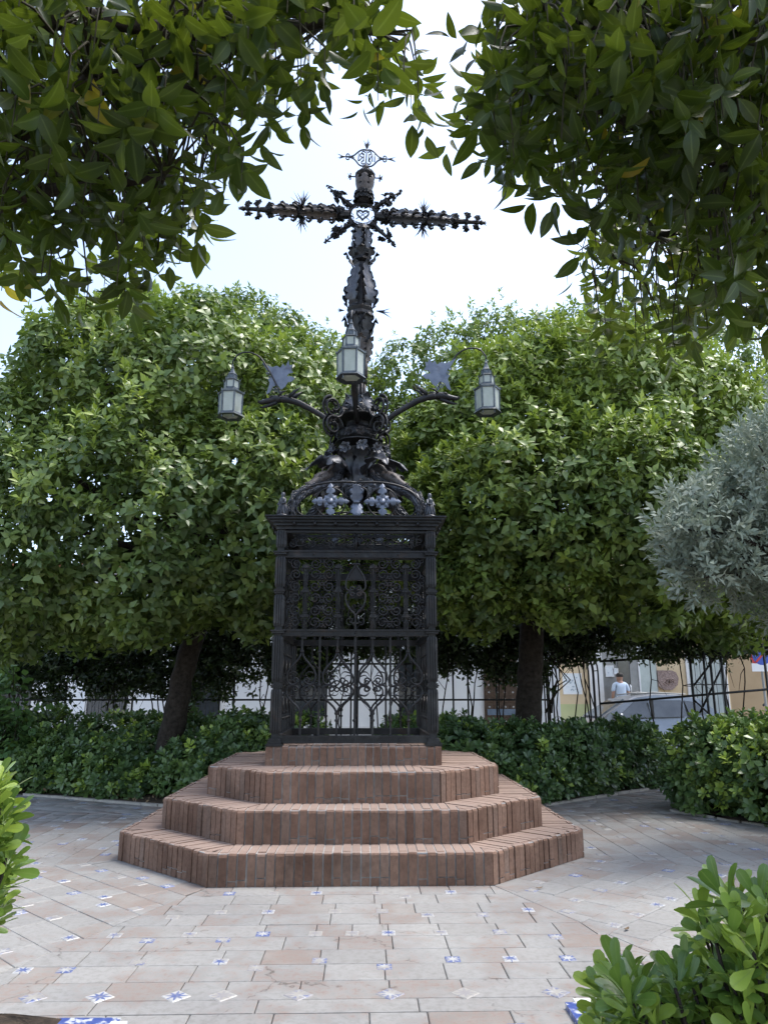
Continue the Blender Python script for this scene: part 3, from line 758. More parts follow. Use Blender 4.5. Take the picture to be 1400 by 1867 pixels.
for side in range(4):
    rz = side * math.pi / 2; Rm = Matrix.Rotation(rz, 3, 'Z')
    def put(nm, me, u, v=0.0, d=0.0, flip=False, up=False):
        p = Rm @ Vector((u, -HALF + d, v)); return link(nm, me, cross, p, (math.pi if up else 0, 0, rz + (math.pi if flip else 0)))
    for me in RAILS: put('rail', me, 0)
    for u in (-.55, -.183, .183, .55):
        put('ogee_scroll', OG1, u); put('ogee_scroll', OG2, u)
        put('upright_bar', USH, u); put('upright_bar', UST, u)
    for u in (-.366, .0, .366): put('upright_bar', UBAR, u)
    rows = [zz(v) for v in (405, 480, 562, 645, 728, 812)]
    for ci, u in enumerate((-.635, -.43, -.285, .285, .43, .635)):
        for ri, v in enumerate(rows): put('c_scroll', CSC, u, v, 0.0, (ci % 2) == 0, (ri % 2) == 0)
    for u in (-.53, -.185, .185, .53):
        for v in (430, 597, 770):
            put('colonnette', CLN, u, zz(v) - .098, -.012)
    for ri in rows:
        for u in (-.357, .357): put('tie_bar', BRACK, u, ri + .01)
    put('keyhole_ogee', KEY, 0); put('arabesque_panel', ARA, 0)

# --- cornice: stepped frame with knobs under it
corn = MB()
def sqring(b, ro, ri, z0, z1):
    o = [(-ro, -ro), (ro, -ro), (ro, ro), (-ro, ro)]; i = [(-ri, -ri), (ri, -ri), (ri, ri), (-ri, ri)]
    vs = [(p[0], p[1], z) for z in (z0, z1) for p in o] + [(p[0], p[1], z) for z in (z0, z1) for p in i]
    fs = []
    for k in range(4):
        n = (k + 1) % 4
        fs += [(k, n, 4 + n, 4 + k), (8 + n, 8 + k, 12 + k, 12 + n), (4 + k, 4 + n, 12 + n, 12 + k), (n, k, 8 + k, 8 + n)]
    b.add(vs, fs)
hc = zc1 - zc0
for ro, a, b_ in ((.855, 0, .28), (.885, .28, .52), (.915, .52, .72), (.945, .72, .90), (.965, .90, 1.0)):
    sqring(corn, ro, .70, zc0 + hc * a, zc0 + hc * b_ - .0005)
corn.obj('cornice', IR, cross)
KNOB = MB().lathe([(.006, -.02), (.018, -.012), (.020, 0), (.012, .014), (.012, .03)], 8).mesh('cornice_knob', IR, True)
for side in range(4):
    Rm = Matrix.Rotation(side * math.pi / 2, 3, 'Z')
    for k in range(7): link('cornice_knob', KNOB, cross, Rm @ Vector((-.66 + .22 * k, -.905, zc0 + hc * .40)))
RB = MB().box((0, 0, 0), (1.62, .03, .03)).mesh('roof_tie', IR)
for k_ in range(2): link('roof_tie', RB, cross, (0, 0, zc1 - .03 + .031 * k_), (0, 0, k_ * math.pi / 2))

# --- leaf-shaped sheet: spine points, side vectors, half width, lobes
def leaf_sheet(b, spine, side, W, lobes=5, cup=0.25, th=0.005, depth=0.55, n=40, phase=0.0):
    n = n if n < 10 else max(12, int(n * .6))
    m = len(spine); rows = []
    for k in range(n + 1):
        t = k / n; x = t * (m - 1); i = min(int(x), m - 2); f = x - i
        P = Vector(spine[i]).lerp(Vector(spine[i + 1]), f); S = Vector(side[i]).lerp(Vector(side[i + 1]), f).normalized()
        T = (Vector(spine[i + 1]) - Vector(spine[i])).normalized(); N = S.cross(T)
        env = (math.sin(math.pi * (0.12 + 0.88 * t) ** 0.9) ** 0.7) if t < 1 else 0.02
        lo = 1 - depth * (0.5 + 0.5 * math.cos(2 * math.pi * (lobes * t + phase))) ** 3.5 * (1 if t < .93 else 0.4)
        hs = W * max(env, .03); h = hs * lo; out = cup * W * (1 if env > .3 else .5)
        cols = []
        for q in (-1, -.5, -.22, 0, .22, .5, 1):
            sd_ = h if abs(q) == 1 else min(h, hs * .62 * abs(q) * 2 if abs(q) == .5 else hs * abs(q))
            e = sd_ / max(W, 1e-6); flare = (0.10 * W * lo if abs(q) == 1 else 0)
            cols.append(P + S * (math.copysign(sd_, q) if q else 0) + N * (out * e * e + math.copysign(flare, cup)) - N * (0 if q else 0.06 * W * (1 if cup > 0 else -1)))
        rows.append(cols)
    b.sheet(rows, th); return b

# --- crested roof between cornice and vase
zr0 = zc1
def dpt(r, z, ang): return Vector((r * math.cos(ang), r * math.sin(ang), z))
def corner_serpent():
    """feathered body rising from the cornice corner, dragon head biting outwards (built along +x)"""
    b = MB(); ctr = [(1.01, zr0), (1.0, zr0 + .14), (.93, zr0 + .27), (.80, zr0 + .37), (.66, zr0 + .44), (.50, zr0 + .52), (.34, zr0 + .62), (.22, zr0 + .74)]
    pts = [Vector((x, 0, z)) for x, z in ctr]
    fine = []
    for i in range(len(pts) - 1):
        for k in range(4): fine.append(pts[i].lerp(pts[i + 1], k / 4))
    fine.append(pts[-1])
    rs = [.040 + .022 * math.sin(math.pi * i / (len(fine) - 1)) for i in range(len(fine))]
    b.tube(fine, rs, 8)
    r_ = random.Random(5)
    for i in range(2, len(fine) - 2):   # feather scales lying back along the body
        d = (fine[i] - fine[i - 2]).normalized(); s = Vector((0, 1, 0)); n = d.cross(s)
        if n.z < 0: n = -n
        for a in (-1.7, -1.1, -.5, .1, .6, 1.2, 1.8):
            a += r_.uniform(-.2, .2); o = s * math.sin(a) + n * math.cos(a); L = r_.uniform(.06, .10)
            p0 = fine[i] + o * rs[i] * .9
            b.tube([p0, p0 - d * L * .5 + o * .014, p0 - d * L + o * .022], [.011, .010, .002], 4, flat=.45)
    return b.mesh('roof_serpent', IG, True)
SERP = corner_serpent()
def dragon_head(L, open_=0.35):
    """head along +x: skull, two jaws, brow, ears"""
    b = MB()
    b.tube([(-.28 * L, 0, 0), (0, 0, .03 * L), (.25 * L, 0, .04 * L), (.55 * L, 0, .00), (.85 * L, 0, -.02 * L), (1.0 * L, 0, .02 * L)], [.15 * L, .19 * L, .20 * L, .135 * L, .105 * L, .05 * L], 10)
    b.tube([(.1 * L, 0, -.10 * L), (.45 * L, 0, -.17 * L - open_ * .15 * L), (.75 * L, 0, -.18 * L - open_ * .3 * L), (.92 * L, 0, -.15 * L - open_ * .34 * L)], [.12 * L, .095 * L, .07 * L, .03 * L], 8)
    for sy in (-1, 1):
        b.tube([(.12 * L, sy * .12 * L, .13 * L), (.3 * L, sy * .14 * L, .16 * L), (.44 * L, sy * .10 * L, .10 * L)], [.03 * L, .055 * L, .03 * L], 6)
        b.lathe([(.0, -.035 * L), (.03 * L, -.02 * L), (.038 * L, 0), (.03 * L, .02 * L), (.0, .035 * L)], 8, 'y')
        for k in range(-40, 0): b.v[k] = (b.v[k][0] + .33 * L, b.v[k][1] + sy * .15 * L, b.v[k][2] + .08 * L)
        b.tube([(-.02 * L, sy * .13 * L, .12 * L), (-.25 * L, sy * .24 * L, .26 * L), (-.5 * L, sy * .26 * L, .30 * L)], [.06 * L, .06 * L, .01 * L], 5, flat=.5)
        b.tube([(.93 * L, sy * .04 * L, .04 * L), (.98 * L, sy * .05 * L, .085 * L), (.92 * L, sy * .05 * L, .10 * L)], [.03 * L, .03 * L, .012 * L], 5)
    for k in range(5):  # teeth
        x = (.55 + .08 * k) * L
        for sy in (-1, 1): b.tube([(x, sy * .06 * L, -.07 * L), (x, sy * .06 * L, -.14 * L)], [.016 * L, .002 * L], 4)
    return b
HEAD_R = dragon_head(.33, .8).xf(lambda p: Matrix.Rotation(R(30), 3, 'Y') @ p + Vector((.52, 0, zr0 + .60))).mesh('serpent_head', IU, True)
def wing():
    b = MB()
    for sy in (-1, 1):
        sp = [(.16, sy * .05, zr0 + .70), (.30, sy * .10, zr0 + .80), (.46, sy * .15, zr0 + .83), (.60, sy * .17, zr0 + .76), (.66, sy * .17, zr0 + .68)]
        leaf_sheet(b, sp, [(0.1, sy * .8, -.5)] * 5, .12, 4, .3)
    return b.mesh('serpent_wing', IG, True)
WING = wing()
for k in range(4):
    a = math.pi / 4 + k * math.pi / 2
    s_ = link('roof_serpent', SERP, cross, (0, 0, 0), (0, 0, a)); link('serpent_head', HEAD_R, s_); link('serpent_wing', WING, s_)
# robed figures on the four corners
def figure(r_):
    b = MB(); b.box((0, 0, .014), (.15, .15, .028))
    prof = [(.058, .028), (.055, .05), (.046, .10), (.037, .15), (.032, .185), (.041, .205), (.034, .222), (.017, .232), (.020, .245), (.025, .262), (.019, .282), (.006, .292)]
    b.lathe(prof, 10)
    for k in range(9):
        an = 2 * math.pi * k / 9; c, s = math.cos(an), math.sin(an)
        b.tube([(c * .060, s * .060, .03), (c * .050, s * .050, .10), (c * .034, s * .034, .17)], [.010, .008, .004], 5)
    for sx in (-1, 1): b.tube([(sx * .038, 0, .205), (sx * .055, -.012, .165), (sx * .030, -.045, .150)], [.016, .014, .010], 6)
    return b.mesh('corner_figure', IG, True)
FIG = figure(None)
for sx in (-1, 1):
    for sy in (-1, 1): link('corner_figure', FIG, cross, (sx * .80, sy * .80, zr0), (0, 0, math.atan2(sy, sx) + math.pi / 2))
SPIKE = MB().lathe([(.026, 0), (.022, .02), (.014, .06), (.024, .075), (.012, .09), (.010, .17), (.020, .19), (.002, .24)], 8).mesh('corner_spike', IR, True)
for k in range(4):
    a = math.pi / 4 + k * math.pi / 2
    for d in (-.14, .14):
        link('corner_spike', SPIKE, cross, (1.13 * math.cos(a) - d * .7 * math.copysign(1, math.cos(a)) * (1 if d > 0 else 0) , 1.13 * math.sin(a) + d * .7 * math.copysign(1, math.sin(a)) * (1 if d < 0 else 0), zr0))

def rosette(s):
    """cross of four acanthus leaves, flat on the plane y=0"""
    b = MB()
    for k in range(4):
        a = k * math.pi / 2; d = Vector((math.cos(a), 0, math.sin(a))); sd = Vector((-math.sin(a), 0, math.cos(a)))
        leaf_sheet(b, [d * (.02 * s), d * (.4 * s) + Vector((0, -.02, 0)), d * (.75 * s) + Vector((0, -.02, 0)), d * s], [sd] * 4, .24 * s, 3, .2, .006, .8, 50)
        a += math.pi / 4; d = Vector((math.cos(a), 0, math.sin(a))); sd = Vector((-math.sin(a), 0, math.cos(a)))
        leaf_sheet(b, [d * (.02 * s), d * (.25 * s) + Vector((0, -.02, 0)), d * (.45 * s)], [sd] * 3, .14 * s, 2, .2, .005, .4, 14)
    b.lathe([(.0, -.04), (.03, -.034), (.04, -.01), (.04, .004)][::-1], 10, 'y')
    return b.mesh('rosette', M['iron_sky_tint'], True)
ROS = rosette(.205)
ry = zf(911)
hoop = MB()
for sx in (-1, 1):
    hoop.tube(to3(spiral(sx * .285, ry - .005, .165, .165, 0, 2 * math.pi, 32)), .010, 6)
    hoop.tube(to3(bez([(sx * .72, zr0 + .01), (sx * .80, zr0 + .34), (sx * .45, zr0 + .47), (0, zr0 + .43)], 20), .02), .013, 6)
    hoop.tube(to3(spiral(sx * .52, zr0 + .17, .19, .09, math.pi / 2 + sx * .2, math.pi / 2 - sx * 5.2, 26), .012), .010, 6)
    hoop.tube(to3(bez([(0, zr0 + .14), (sx * .06, zr0 + .1), (sx * .12, zr0 + .02), (sx * .26, zr0 + .012)], 10), -.006), .009, 6)
    hoop.tube(to3(bez([(0, zr0 + .36), (sx * .10, zr0 + .40), (sx * .16, zr0 + .30), (sx * .10, zr0 + .24)], 10), -.004), .008, 6)
    hoop.tube(to3(bez([(sx * .30, zr0 + .012), (sx * .42, zr0 + .06), (sx * .50, zr0 + .06), (sx * .62, zr0 + .012)], 10), .01), .009, 6)
hoop.tube([(-.74, .02, zr0 + .012), (.74, .02, zr0 + .012)], .011, 6)
HOOP = hoop.mesh('scroll_frame', IR, True)
cl = MB()
leaf_sheet(cl, [(0, 0, zr0 + .20), (0, -.03, zr0 + .28), (0, -.05, zr0 + .35), (0, -.06, zr0 + .385)], [(1, 0, 0)] * 4, .075, 3, .3, .006, .45, 26)
leaf_sheet(cl, [(0, 0, zr0 + .19), (0, -.03, zr0 + .12), (0, -.05, zr0 + .06), (0, -.05, zr0 + .03)], [(1, 0, 0)] * 4, .075, 3, .3, .006, .45, 26)
cl.box((0, -.01, zr0 + .195), (.07, .04, .025))
CLEAF = cl.mesh('centre_leaf', M['iron_sky_tint'], True)
fl = MB()
for x, z, s in ((0, .47, 1.0), (-.13, .52, .8), (.13, .52, .8), (-.24, .47, .8), (.24, .47, .8)):   # small cut-out sheet leaves above the frame
    for k in range(5):
        a = math.pi / 2 + (k - 2) * .95; d = Vector((math.cos(a), -.25, math.sin(a)))
        p = Vector((x, .12 - abs(x) * .1, zr0 + z))
        leaf_sheet(fl, [p, p + d * .05 * s, p + d * .085 * s], [d.cross(Vector((0, 1, 0))).normalized()] * 3, .03 * s, 1, .2, .004, .2, 8)
FLW = fl.mesh('cut_leaf', IG, True)
for side in range(4):
    rz = side * math.pi / 2; Rm = Matrix.Rotation(rz, 3, 'Z')
    p = Rm @ Vector((0, -.74, 0)); hp = link('scroll_frame', HOOP, cross, p, (0, 0, rz))
    for sx in (-1, 1): link('rosette', ROS, hp, (sx * .285, -.015, ry))
    link('centre_leaf', CLEAF, hp, (0, -.02, 0)); link('cut_leaf', FLW, hp, (0, .28, 0))

# --- neck, vase and dragon arms
ROT = R(-4.5)                                        # the upper part is turned a little
zd = za(809); zp = za(764)
neck = MB().lathe([(.05, zr0 - .04), (.045, zr0 + .12), (.05, zr0 + .38), (.09, zd - .3), (.10, zd - .18), (.13, zd - .06), (.26, zd - .02), (.285, zd - .012), (.285, zd), (.25, zd + .01)], 12)
neck.obj('neck', IR, cross, 'auto')
nl = MB()
for k in range(8):
    a = k * math.pi / 4 + .2; d = Vector((math.cos(a), math.sin(a), 0)); sd = Vector((-math.sin(a), math.cos(a), 0))
    leaf_sheet(nl, [d * .16 + Vector((0, 0, zr0 + .42)), d * .17 + Vector((0, 0, zd - .22)), d * .24 + Vector((0, 0, zd - .10)), d * .33 + Vector((0, 0, zd - .11)), d * .37 + Vector((0, 0, zd - .17))], [sd] * 5, .11, 4, .25)
nl.obj('neck_leaves', IG, cross, True)
vz = lambda py: za(py)
vase = MB().lathe([(.19, vz(808)), (.225, vz(803)), (.235, vz(796)), (.225, vz(788)), (.175, vz(782)), (.145, vz(779)), (.14, vz(772)), (.17, vz(769)), (.285, vz(766)), (.29, vz(764)), (.20, vz(758)), (.13, vz(752))], 8, phase=ROT + math.pi / 8)
vase.obj('vase', IR, cross, 'auto')
for k in range(4):
    cb = MB()
    a = math.pi / 4 + ROT + k * math.pi / 2; d = Vector((math.cos(a), math.sin(a), 0))
    def rad(pts, off=0.0): return [d * p[0] + Vector((-d.y, d.x, 0)) * off + Vector((0, 0, p[1])) for p in pts]
    for zc_, rr, rot_ in ((vz(757), .155, 1), (vz(791), .145, -1)):
        for off in (-.03, .03):
            cb.tube(rad(spiral(.40, zc_, rr, .035, math.pi, math.pi + rot_ * 8.5, 30), off), [.016] * 25 + [.012] * 6, 5)
        cb.tube(rad(spiral(.40, zc_, rr + .004, rr - .02, math.pi, math.pi + rot_ * 4.6, 20)), .03, 4, flat=.25)
        for q in range(7):
            an = q * .9; p = rad([(.40 + .07 * math.cos(an), zc_ + .07 * math.sin(an))])[0]
            cb.tube([p, p + Vector((0, 0, .03)) + d * .02], [.018, .004], 5)
    cb.obj('scroll_cluster', IR, cross, True)
def ornament(p, d, s, mat, r_=random.Random(77)):
    b = MB(); d = Vector(d).normalized(); o = d.orthogonal().normalized(); q = d.cross(o)
    for k in range(6):
        a = k * math.pi / 3; e = o * math.cos(a) + q * math.sin(a); t = e.cross(d); tip = e * s * r_.uniform(.8, 1.15) + d * s * r_.uniform(.15, .7)
        leaf_sheet(b, [Vector((0, 0, 0)), tip * .55 + d * s * .12, tip], [t] * 3, s * .45, 2, .3, .004, .4, 5)
    b.lathe([(.0, -.2 * s), (.2 * s, 0), (.0, .25 * s)], 6)
    return b.obj('iron_flower', mat, cross, True, loc=p)
for k in range(12):
    a = k * math.pi / 6 + .13
    ornament((.27 * math.cos(a), .27 * math.sin(a), vz(801)), (math.cos(a), math.sin(a), .2), .06, IR)
    ornament((.30 * math.cos(a), .30 * math.sin(a), vz(762)), (math.cos(a), math.sin(a), .7), .07, IR)
    ornament((.36 * math.cos(a), .36 * math.sin(a), vz(833) + .03 * (k % 2)), (math.cos(a), math.sin(a), .1), .075, IG)
    ornament((.50 * math.cos(a), .50 * math.sin(a), zr0 + .45 + .03 * (k % 2)), (math.cos(a), math.sin(a), .6), .07, IR)
def arm_mesh():
    b = MB(); x0 = .20
    P = [(x0, vz(776)), (.33, vz(769)), (.47, vz(755)), (.61, vz(743)), (.74, vz(733)), (.86, vz(727)), (.97, vz(725))]
    fine = []
    for i in range(len(P) - 1):
        for k in range(3):
            t = k / 3; fine.append(Vector((P[i][0] + (P[i + 1][0] - P[i][0]) * t, 0, P[i][1] + (P[i + 1][1] - P[i][1]) * t)))
    fine.append(Vector((P[-1][0], 0, P[-1][1])))
    b.tube(fine, [.030 + .016 * (i / (len(fine) - 1)) for i in range(len(fine))], 8)
    for i in range(3, len(fine) - 1, 1):
        b.tube([fine[i] + Vector((0, 0, .045)), fine[i] + Vector((-.03, 0, .075))], [.012, .002], 4, flat=.5)
    for sy in (-1, 1): b.tube([fine[-4] + Vector((0, sy * .03, .03)), fine[-5] + Vector((-.03, sy * .06, .10)), fine[-6] + Vector((-.07, sy * .07, .17))], [.03, .03, .004], 5, flat=.4)
    return b.mesh('dragon_arm', IR, True)
ARM = arm_mesh()
HEAD = dragon_head(.26, .35).xf(lambda p: Matrix.Rotation(R(7), 3, 'Y') @ p + Vector((1.0, 0, vz(726)))).mesh('dragon_head', IR, True)
def palmette_mesh():
    """upright sheet leaf in the plane of the arm, carrying the lantern rod"""
    c = Vector((.99, 0, vz(681)))
    pol = [(-.02, -.20), (.03, -.13), (.09, -.16), (.12, -.23), (.17, -.26), (.145, -.17), (.13, -.10), (.155, -.05), (.11, -.03), (.13, .03), (.17, .07), (.24, .18), (.15, .13), (.10, .11), (.05, .13), (.0, .10), (-.03, .155), (-.065, .12), (-.10, .20), (-.115, .13), (-.15, .14), (-.14, .07), (-.17, .03), (-.11, .02), (-.085, -.02), (-.15, -.02), (-.19, -.05), (-.15, -.09), (-.10, -.10), (-.07, -.16)]
    b = MB(); b.plate(pol, .008, Matrix(((1, 0, 0, c.x), (0, 0, 1, 0), (0, 1, 0, c.z), (0, 0, 0, 1))))
    for dx, dz, r0 in ((.05, -.20, .035), (-.01, -.24, .03), (.16, .03, .02), (.13, -.02, .018)):
        b.tube([(c.x + p[0], -.012, c.z + p[1]) for p in spiral(dx, dz, r0, .008, 0, 8, 14)], .006, 5)
    return b.mesh('palmette', M['iron_sky_tint'])
PALM = palmette_mesh()
LAN_R, LAN_TOP = 1.60, vz(661)
def rod_mesh():
    b = MB(); p = bez([(.96, vz(722)), (1.02, vz(700)), (1.14, vz(668)), (1.24, vz(650))], 10) + bez([(1.24, vz(650)), (1.34, vz(636)), (1.52, vz(634)), (LAN_R - .03, vz(648))], 10)[1:] + [(LAN_R, LAN_TOP + .05), (LAN_R, LAN_TOP + .012)]
    b.tube([(q[0], .012, q[1]) for q in p], [.012] * 12 + [.010] * (len(p) - 12), 6); return b.mesh('lantern_rod', IR, True)
ROD = rod_mesh()
for k, a in enumerate((math.pi, 0, -math.pi / 2, math.pi / 2)):
    o = link('dragon_arm', ARM, cross, (0, 0, 0), (0, 0, a + ROT), (1, 1, 1) if k < 2 else (.68, 1, 1)); link('dragon_head', HEAD, o); link('palmette', PALM, o); link('lantern_rod', ROD, o)

# --- leaning column with acanthus sheaths
LEAN = 0.012
def lean(p): return Vector((p.x + LEAN * max(0, p.z - za(765)), p.y, p.z))
col_prof = [(15, 762), (26, 757), (22, 748), (15, 738), (12, 728), (11.5, 702), (16, 699), (17, 694), (14, 690), (13.5, 664), (13.5, 656), (18, 652), (18, 646), (15, 642), (16, 630), (21, 612), (22, 594), (23, 584), (27, 580), (27, 575), (23, 572), (26, 567), (23, 563), (22, 556), (23, 546), (20, 534), (15, 517), (13, 498), (10, 486), (10, 481), (18, 478), (17, 473), (20, 469), (15, 465), (18, 459), (14, 455), (12, 440), (12, 428), (17, 423), (15, 417), (9, 412)]
shaft = MB().lathe([(r * pm(y) * .96, za(y)) for r, y in col_prof], 8, phase=ROT + R(12)).xf(lean)
shaft.obj('shaft', IR, cross)
def sheath(nm, rows, W, k, lobes, mat, ph=0.0, depth=.55):
    b = MB()
    for i in range(k):
        a = ROT + ph + i * 2 * math.pi / k; d = Vector((math.cos(a), math.sin(a), 0)); sd = Vector((-math.sin(a), math.cos(a), 0))
        leaf_sheet(b, [d * (r * pm(y)) + Vector((0, 0, za(y))) for r, y in rows], [sd] * len(rows), W, lobes, .18, .005, depth, 52, i * .4)
    b.xf(lean); return b.obj(nm, mat, cross, True)
sheath('acanthus_sheath', [(19, 562), (25, 556), (27, 545), (25, 533), (20, 517), (16, 502), (13, 488), (18, 480)], .100, 5, 6, IG, R(25))
sheath('acanthus_sheath', [(13, 628), (17, 612), (22, 598), (25, 586), (29, 580), (33, 588)], .09, 6, 4, IR, R(10))
sheath('acanthus_sheath', [(14, 660), (16, 648), (18, 636), (21, 624), (27, 618)], .09, 6, 4, IU, R(40))
sheath('acanthus_sheath', [(14, 458), (15, 450), (16, 440), (15, 430), (17, 422), (21, 424)], .062, 6, 4, IG, R(15))
sheath('acanthus_sheath', [(20, 476), (24, 468), (27, 462), (33, 464)], .06, 8, 2, IR, R(5))
sheath('acanthus_sheath', [(20, 760), (26, 750), (22, 738), (18, 728), (24, 720)], .12, 6, 4, IG, R(20))
fb = MB()                                            # flutes of the lower shaft
for y0, y1, rr in ((729, 703, 12.5), (689, 657, 14.5)):
    for i in range(12):
        a = i * math.pi / 6; d = Vector((math.cos(a), math.sin(a), 0))
        fb.tube([d * rr * pm(y0) + Vector((0, 0, za(y0))), d * rr * pm(y1) + Vector((0, 0, za(y1)))], .012, 6)
fb.xf(lean).obj('flutes', IU, cross, True)
def spray(b, p, d, L, n, r_, w=.010, sp=.35):
    """tuft of narrow pointed blades"""
    p = Vector(p); d = Vector(d).normalized(); s = d.orthogonal().normalized(); u = d.cross(s)
    for k in range(n):
        a = 2 * math.pi * k / n + r_.uniform(-.3, .3); e = (s * math.cos(a) + u * math.sin(a)) * sp * (0 if k == 0 else r_.uniform(.5, 1.2)); l = L * r_.uniform(.7, 1.05)
        b.tube([p, p + (d + e * .5) * l * .5, p + (d + e) * l * .95], [w * .6, w, w * .12], 4, flat=.5)
RR = random.Random(21)
tb = MB()
spray(tb, (29 * pm(570), -.05, za(570)), (1, -.2, -.25), .22, 7, RR); spray(tb, (-29 * pm(570), -.05, za(570)), (-1, .2, .1), .10, 5, RR)
spray(tb, (.05, -29 * pm(570), za(568)), (.1, -1, .1), .10, 5, RR)
tb.xf(lean).obj('thorn_spray', IR, cross)

# --- the cross head, tilted as it stands
TILT = R(2.75); CZ = za(393); CX = LEAN * (CZ - za(765)) + .005
def head(p):
    q = Matrix.Rotation(TILT, 3, 'Y') @ Vector(p); return Vector((q.x + CX, q.y, q.z + CZ))
PM = pm(393)
def flower(b, p, d, s, r_):
    p = Vector(p); d = Vector(d).normalized(); a0 = r_.uniform(0, 6); o = d.orthogonal().normalized(); q = d.cross(o)
    for k in range(6):
        a = a0 + k * math.pi / 3; e = o * math.cos(a) + q * math.sin(a); t = e.cross(d)
        tip = p + e * s * r_.uniform(.8, 1.15) + d * s * r_.uniform(.15, .7)
        leaf_sheet(b, [p, p.lerp(tip, .55) + d * s * .12, tip], [t] * 3, s * .42, 1, .3, .004, .25, 3)
def cross_arm(sg, r_):
    A = MB(); x = lambda px: sg * px * PM
    A.lathe([(r * PM, x(px)) for r, px in ((7, 24), (9, 34), (13, 40), (6.5, 46), (6.5, 106), (11, 112), (6, 118), (5.5, 160), (9, 164), (6, 170), (4.5, 186), (8, 189), (4, 193), (3.5, 206), (6, 209), (3, 213), (5, 217), (.6, 226))], 8, 'x')
    arm = A.xf(head).obj('cross_arm', IR, cross)
    L_ = MB()
    for k in range(5):
        a = k * math.pi * .4 + .3; n = Vector((0, math.cos(a), math.sin(a))); t = Vector((0, -math.sin(a), math.cos(a)))
        leaf_sheet(L_, [Vector((x(px), 0, 0)) + n * r * PM for px, r in ((46, 7), (58, 9.5), (76, 11), (92, 9), (106, 9), (113, 15))], [t] * 6, .060, 5, .25 * sg, .005, .72, 40, k * .37)
        leaf_sheet(L_, [Vector((x(px), 0, 0)) + n * r * PM for px, r in ((118, 6), (128, 8), (142, 9), (154, 7), (165, 12))], [t] * 5, .052, 4, .25 * sg, .005, .72, 34, k * .37)
    L_.xf(head); link('acanthus_wrap', L_.mesh('acanthus_wrap', IU if sg < 0 else IG, True), arm)
    def piece(nm, fn):
        S = MB(); fn(S); S.xf(head); link(nm, S.mesh(nm, IR, True), arm)
    for a in range(4):
        d = Vector((0, math.sin(a * math.pi / 2), math.cos(a * math.pi / 2)))
        piece('leaf_spray', lambda S: spray(S, Vector((x(110), 0, 0)) + d * 8 * PM, d, 32 * PM, 8, r_, .013, .5))
        for px, L in ((190, 17), (208, 12)):
            def fin(S):
                S.tube([Vector((x(px), 0, 0)), Vector((x(px), 0, 0)) + d * L * PM], [.014, .012], 6)
                flower(S, Vector((x(px), 0, 0)) + d * (L - 3) * PM, d, 6.5 * PM, r_)
            piece('finial_flower', fin)
        for px in (38, 44, 112, 168): piece('bud_flower', lambda S: flower(S, Vector((x(px), 0, 0)) + d * 8 * PM, d + Vector((sg * .4, 0, 0)), 8 * PM, r_))
        for px in (48, 70, 90, 118, 140): # curled leaf tips
            c = Vector((x(px), 0, 0)); o_ = Vector((sg, 0, 0))
            piece('curled_strap', lambda S: S.tube([c + d * 8 * PM, c + d * 15 * PM + o_ * .02, c + d * 19 * PM + o_ * .05, c + d * 17 * PM + o_ * .08, c + d * 14 * PM + o_ * .075], [.010, .016, .016, .012, .006], 5, flat=1.6))
    piece('leaf_spray', lambda S: spray(S, (x(214), 0, 0), (sg, 0, 0), 14 * PM, 6, r_, .010, .4))
for sg in (-1, 1): cross_arm(sg, RR)
def ray_arm(a, r_):
    d = Vector((math.cos(a), 0, math.sin(a))); b = MB(); P = lambda px: d * px * PM
    b.tube([P(26), P(48), P(66), P(84)], [.035, .026, .018, .008], 7)
    for px, s, n in ((34, 8, 3), (43, 7, 3), (55, 12, 5), (63, 9, 4), (71, 6, 2), (78, 5, 3), (85, 4.5, 3)):
        for k in range(n):
            an = r_.uniform(0, 6.28); u = Vector((-d.z, 0, d.x)); e = u * math.cos(an) + Vector((0, 1, 0)) * math.sin(an)
            flower(b, P(px + r_.uniform(-3, 3)) + e * s * .55 * PM, e + d * .4, s * .66 * PM, r_)
    b.xf(head); b.obj('flower_ray', IR, cross, True)
for a in (R(40), R(140), R(222), R(-42)): ray_arm(a, RR)
hb = MB()
hb.tube([(math.cos(t) * 25 * PM, 0, math.sin(t) * 25 * PM) for t in [2 * math.pi * k / 36 for k in range(37)]], .020, 6)
hb.tube([(math.cos(t) * 22 * PM, -.015, math.sin(t) * 22 * PM) for t in [2 * math.pi * k / 36 for k in range(37)]], .009, 5)
for k in range(26):
    t = 2 * math.pi * k / 26; d = Vector((math.cos(t), 0, math.sin(t)))
    flower(hb, d * 26 * PM, Vector((d.x * .7, -.7 * RR.choice((-1, 1)), d.z * .7)), 4.6 * PM, RR)
for k in range(14):
    t = RR.uniform(0, 6.28); t2 = t + RR.uniform(.5, .9); hb.tube([(math.cos(t) * 24 * PM, -.02, math.sin(t) * 24 * PM), (math.cos((t + t2) / 2) * 17 * PM, -.02, math.sin((t + t2) / 2) * 17 * PM), (math.cos(t2) * 23 * PM, -.02, math.sin(t2) * 23 * PM)], .005, 4)
ring = hb.xf(head).obj('thorn_ring', IR, cross, True)
hh = MB()
hp = [(0.85 * 16 * (math.sin(t) ** 3) / 16, (13 * math.cos(t) - 5 * math.cos(2 * t) - 2 * math.cos(3 * t) - math.cos(4 * t)) / 16 + .1) for t in [2 * math.pi * k / 30 for k in range(31)]]
hh.tube([(p[0] * 12.5 * PM, -.01, p[1] * 11 * PM) for p in hp], .013, 6)
for s in (-1, 1): hh.tube([(-12 * PM, -.01, s * 9 * PM), (0, -.015, 0), (12 * PM, -.01, -s * 9 * PM)], .006, 5)
hh.tube([(-20 * PM, 0, -10 * PM), (0, 0, -17 * PM), (20 * PM, 0, -10 * PM)], .006, 5)
hh.xf(head); link('pierced_heart', hh.mesh('pierced_heart', IG, True), ring)
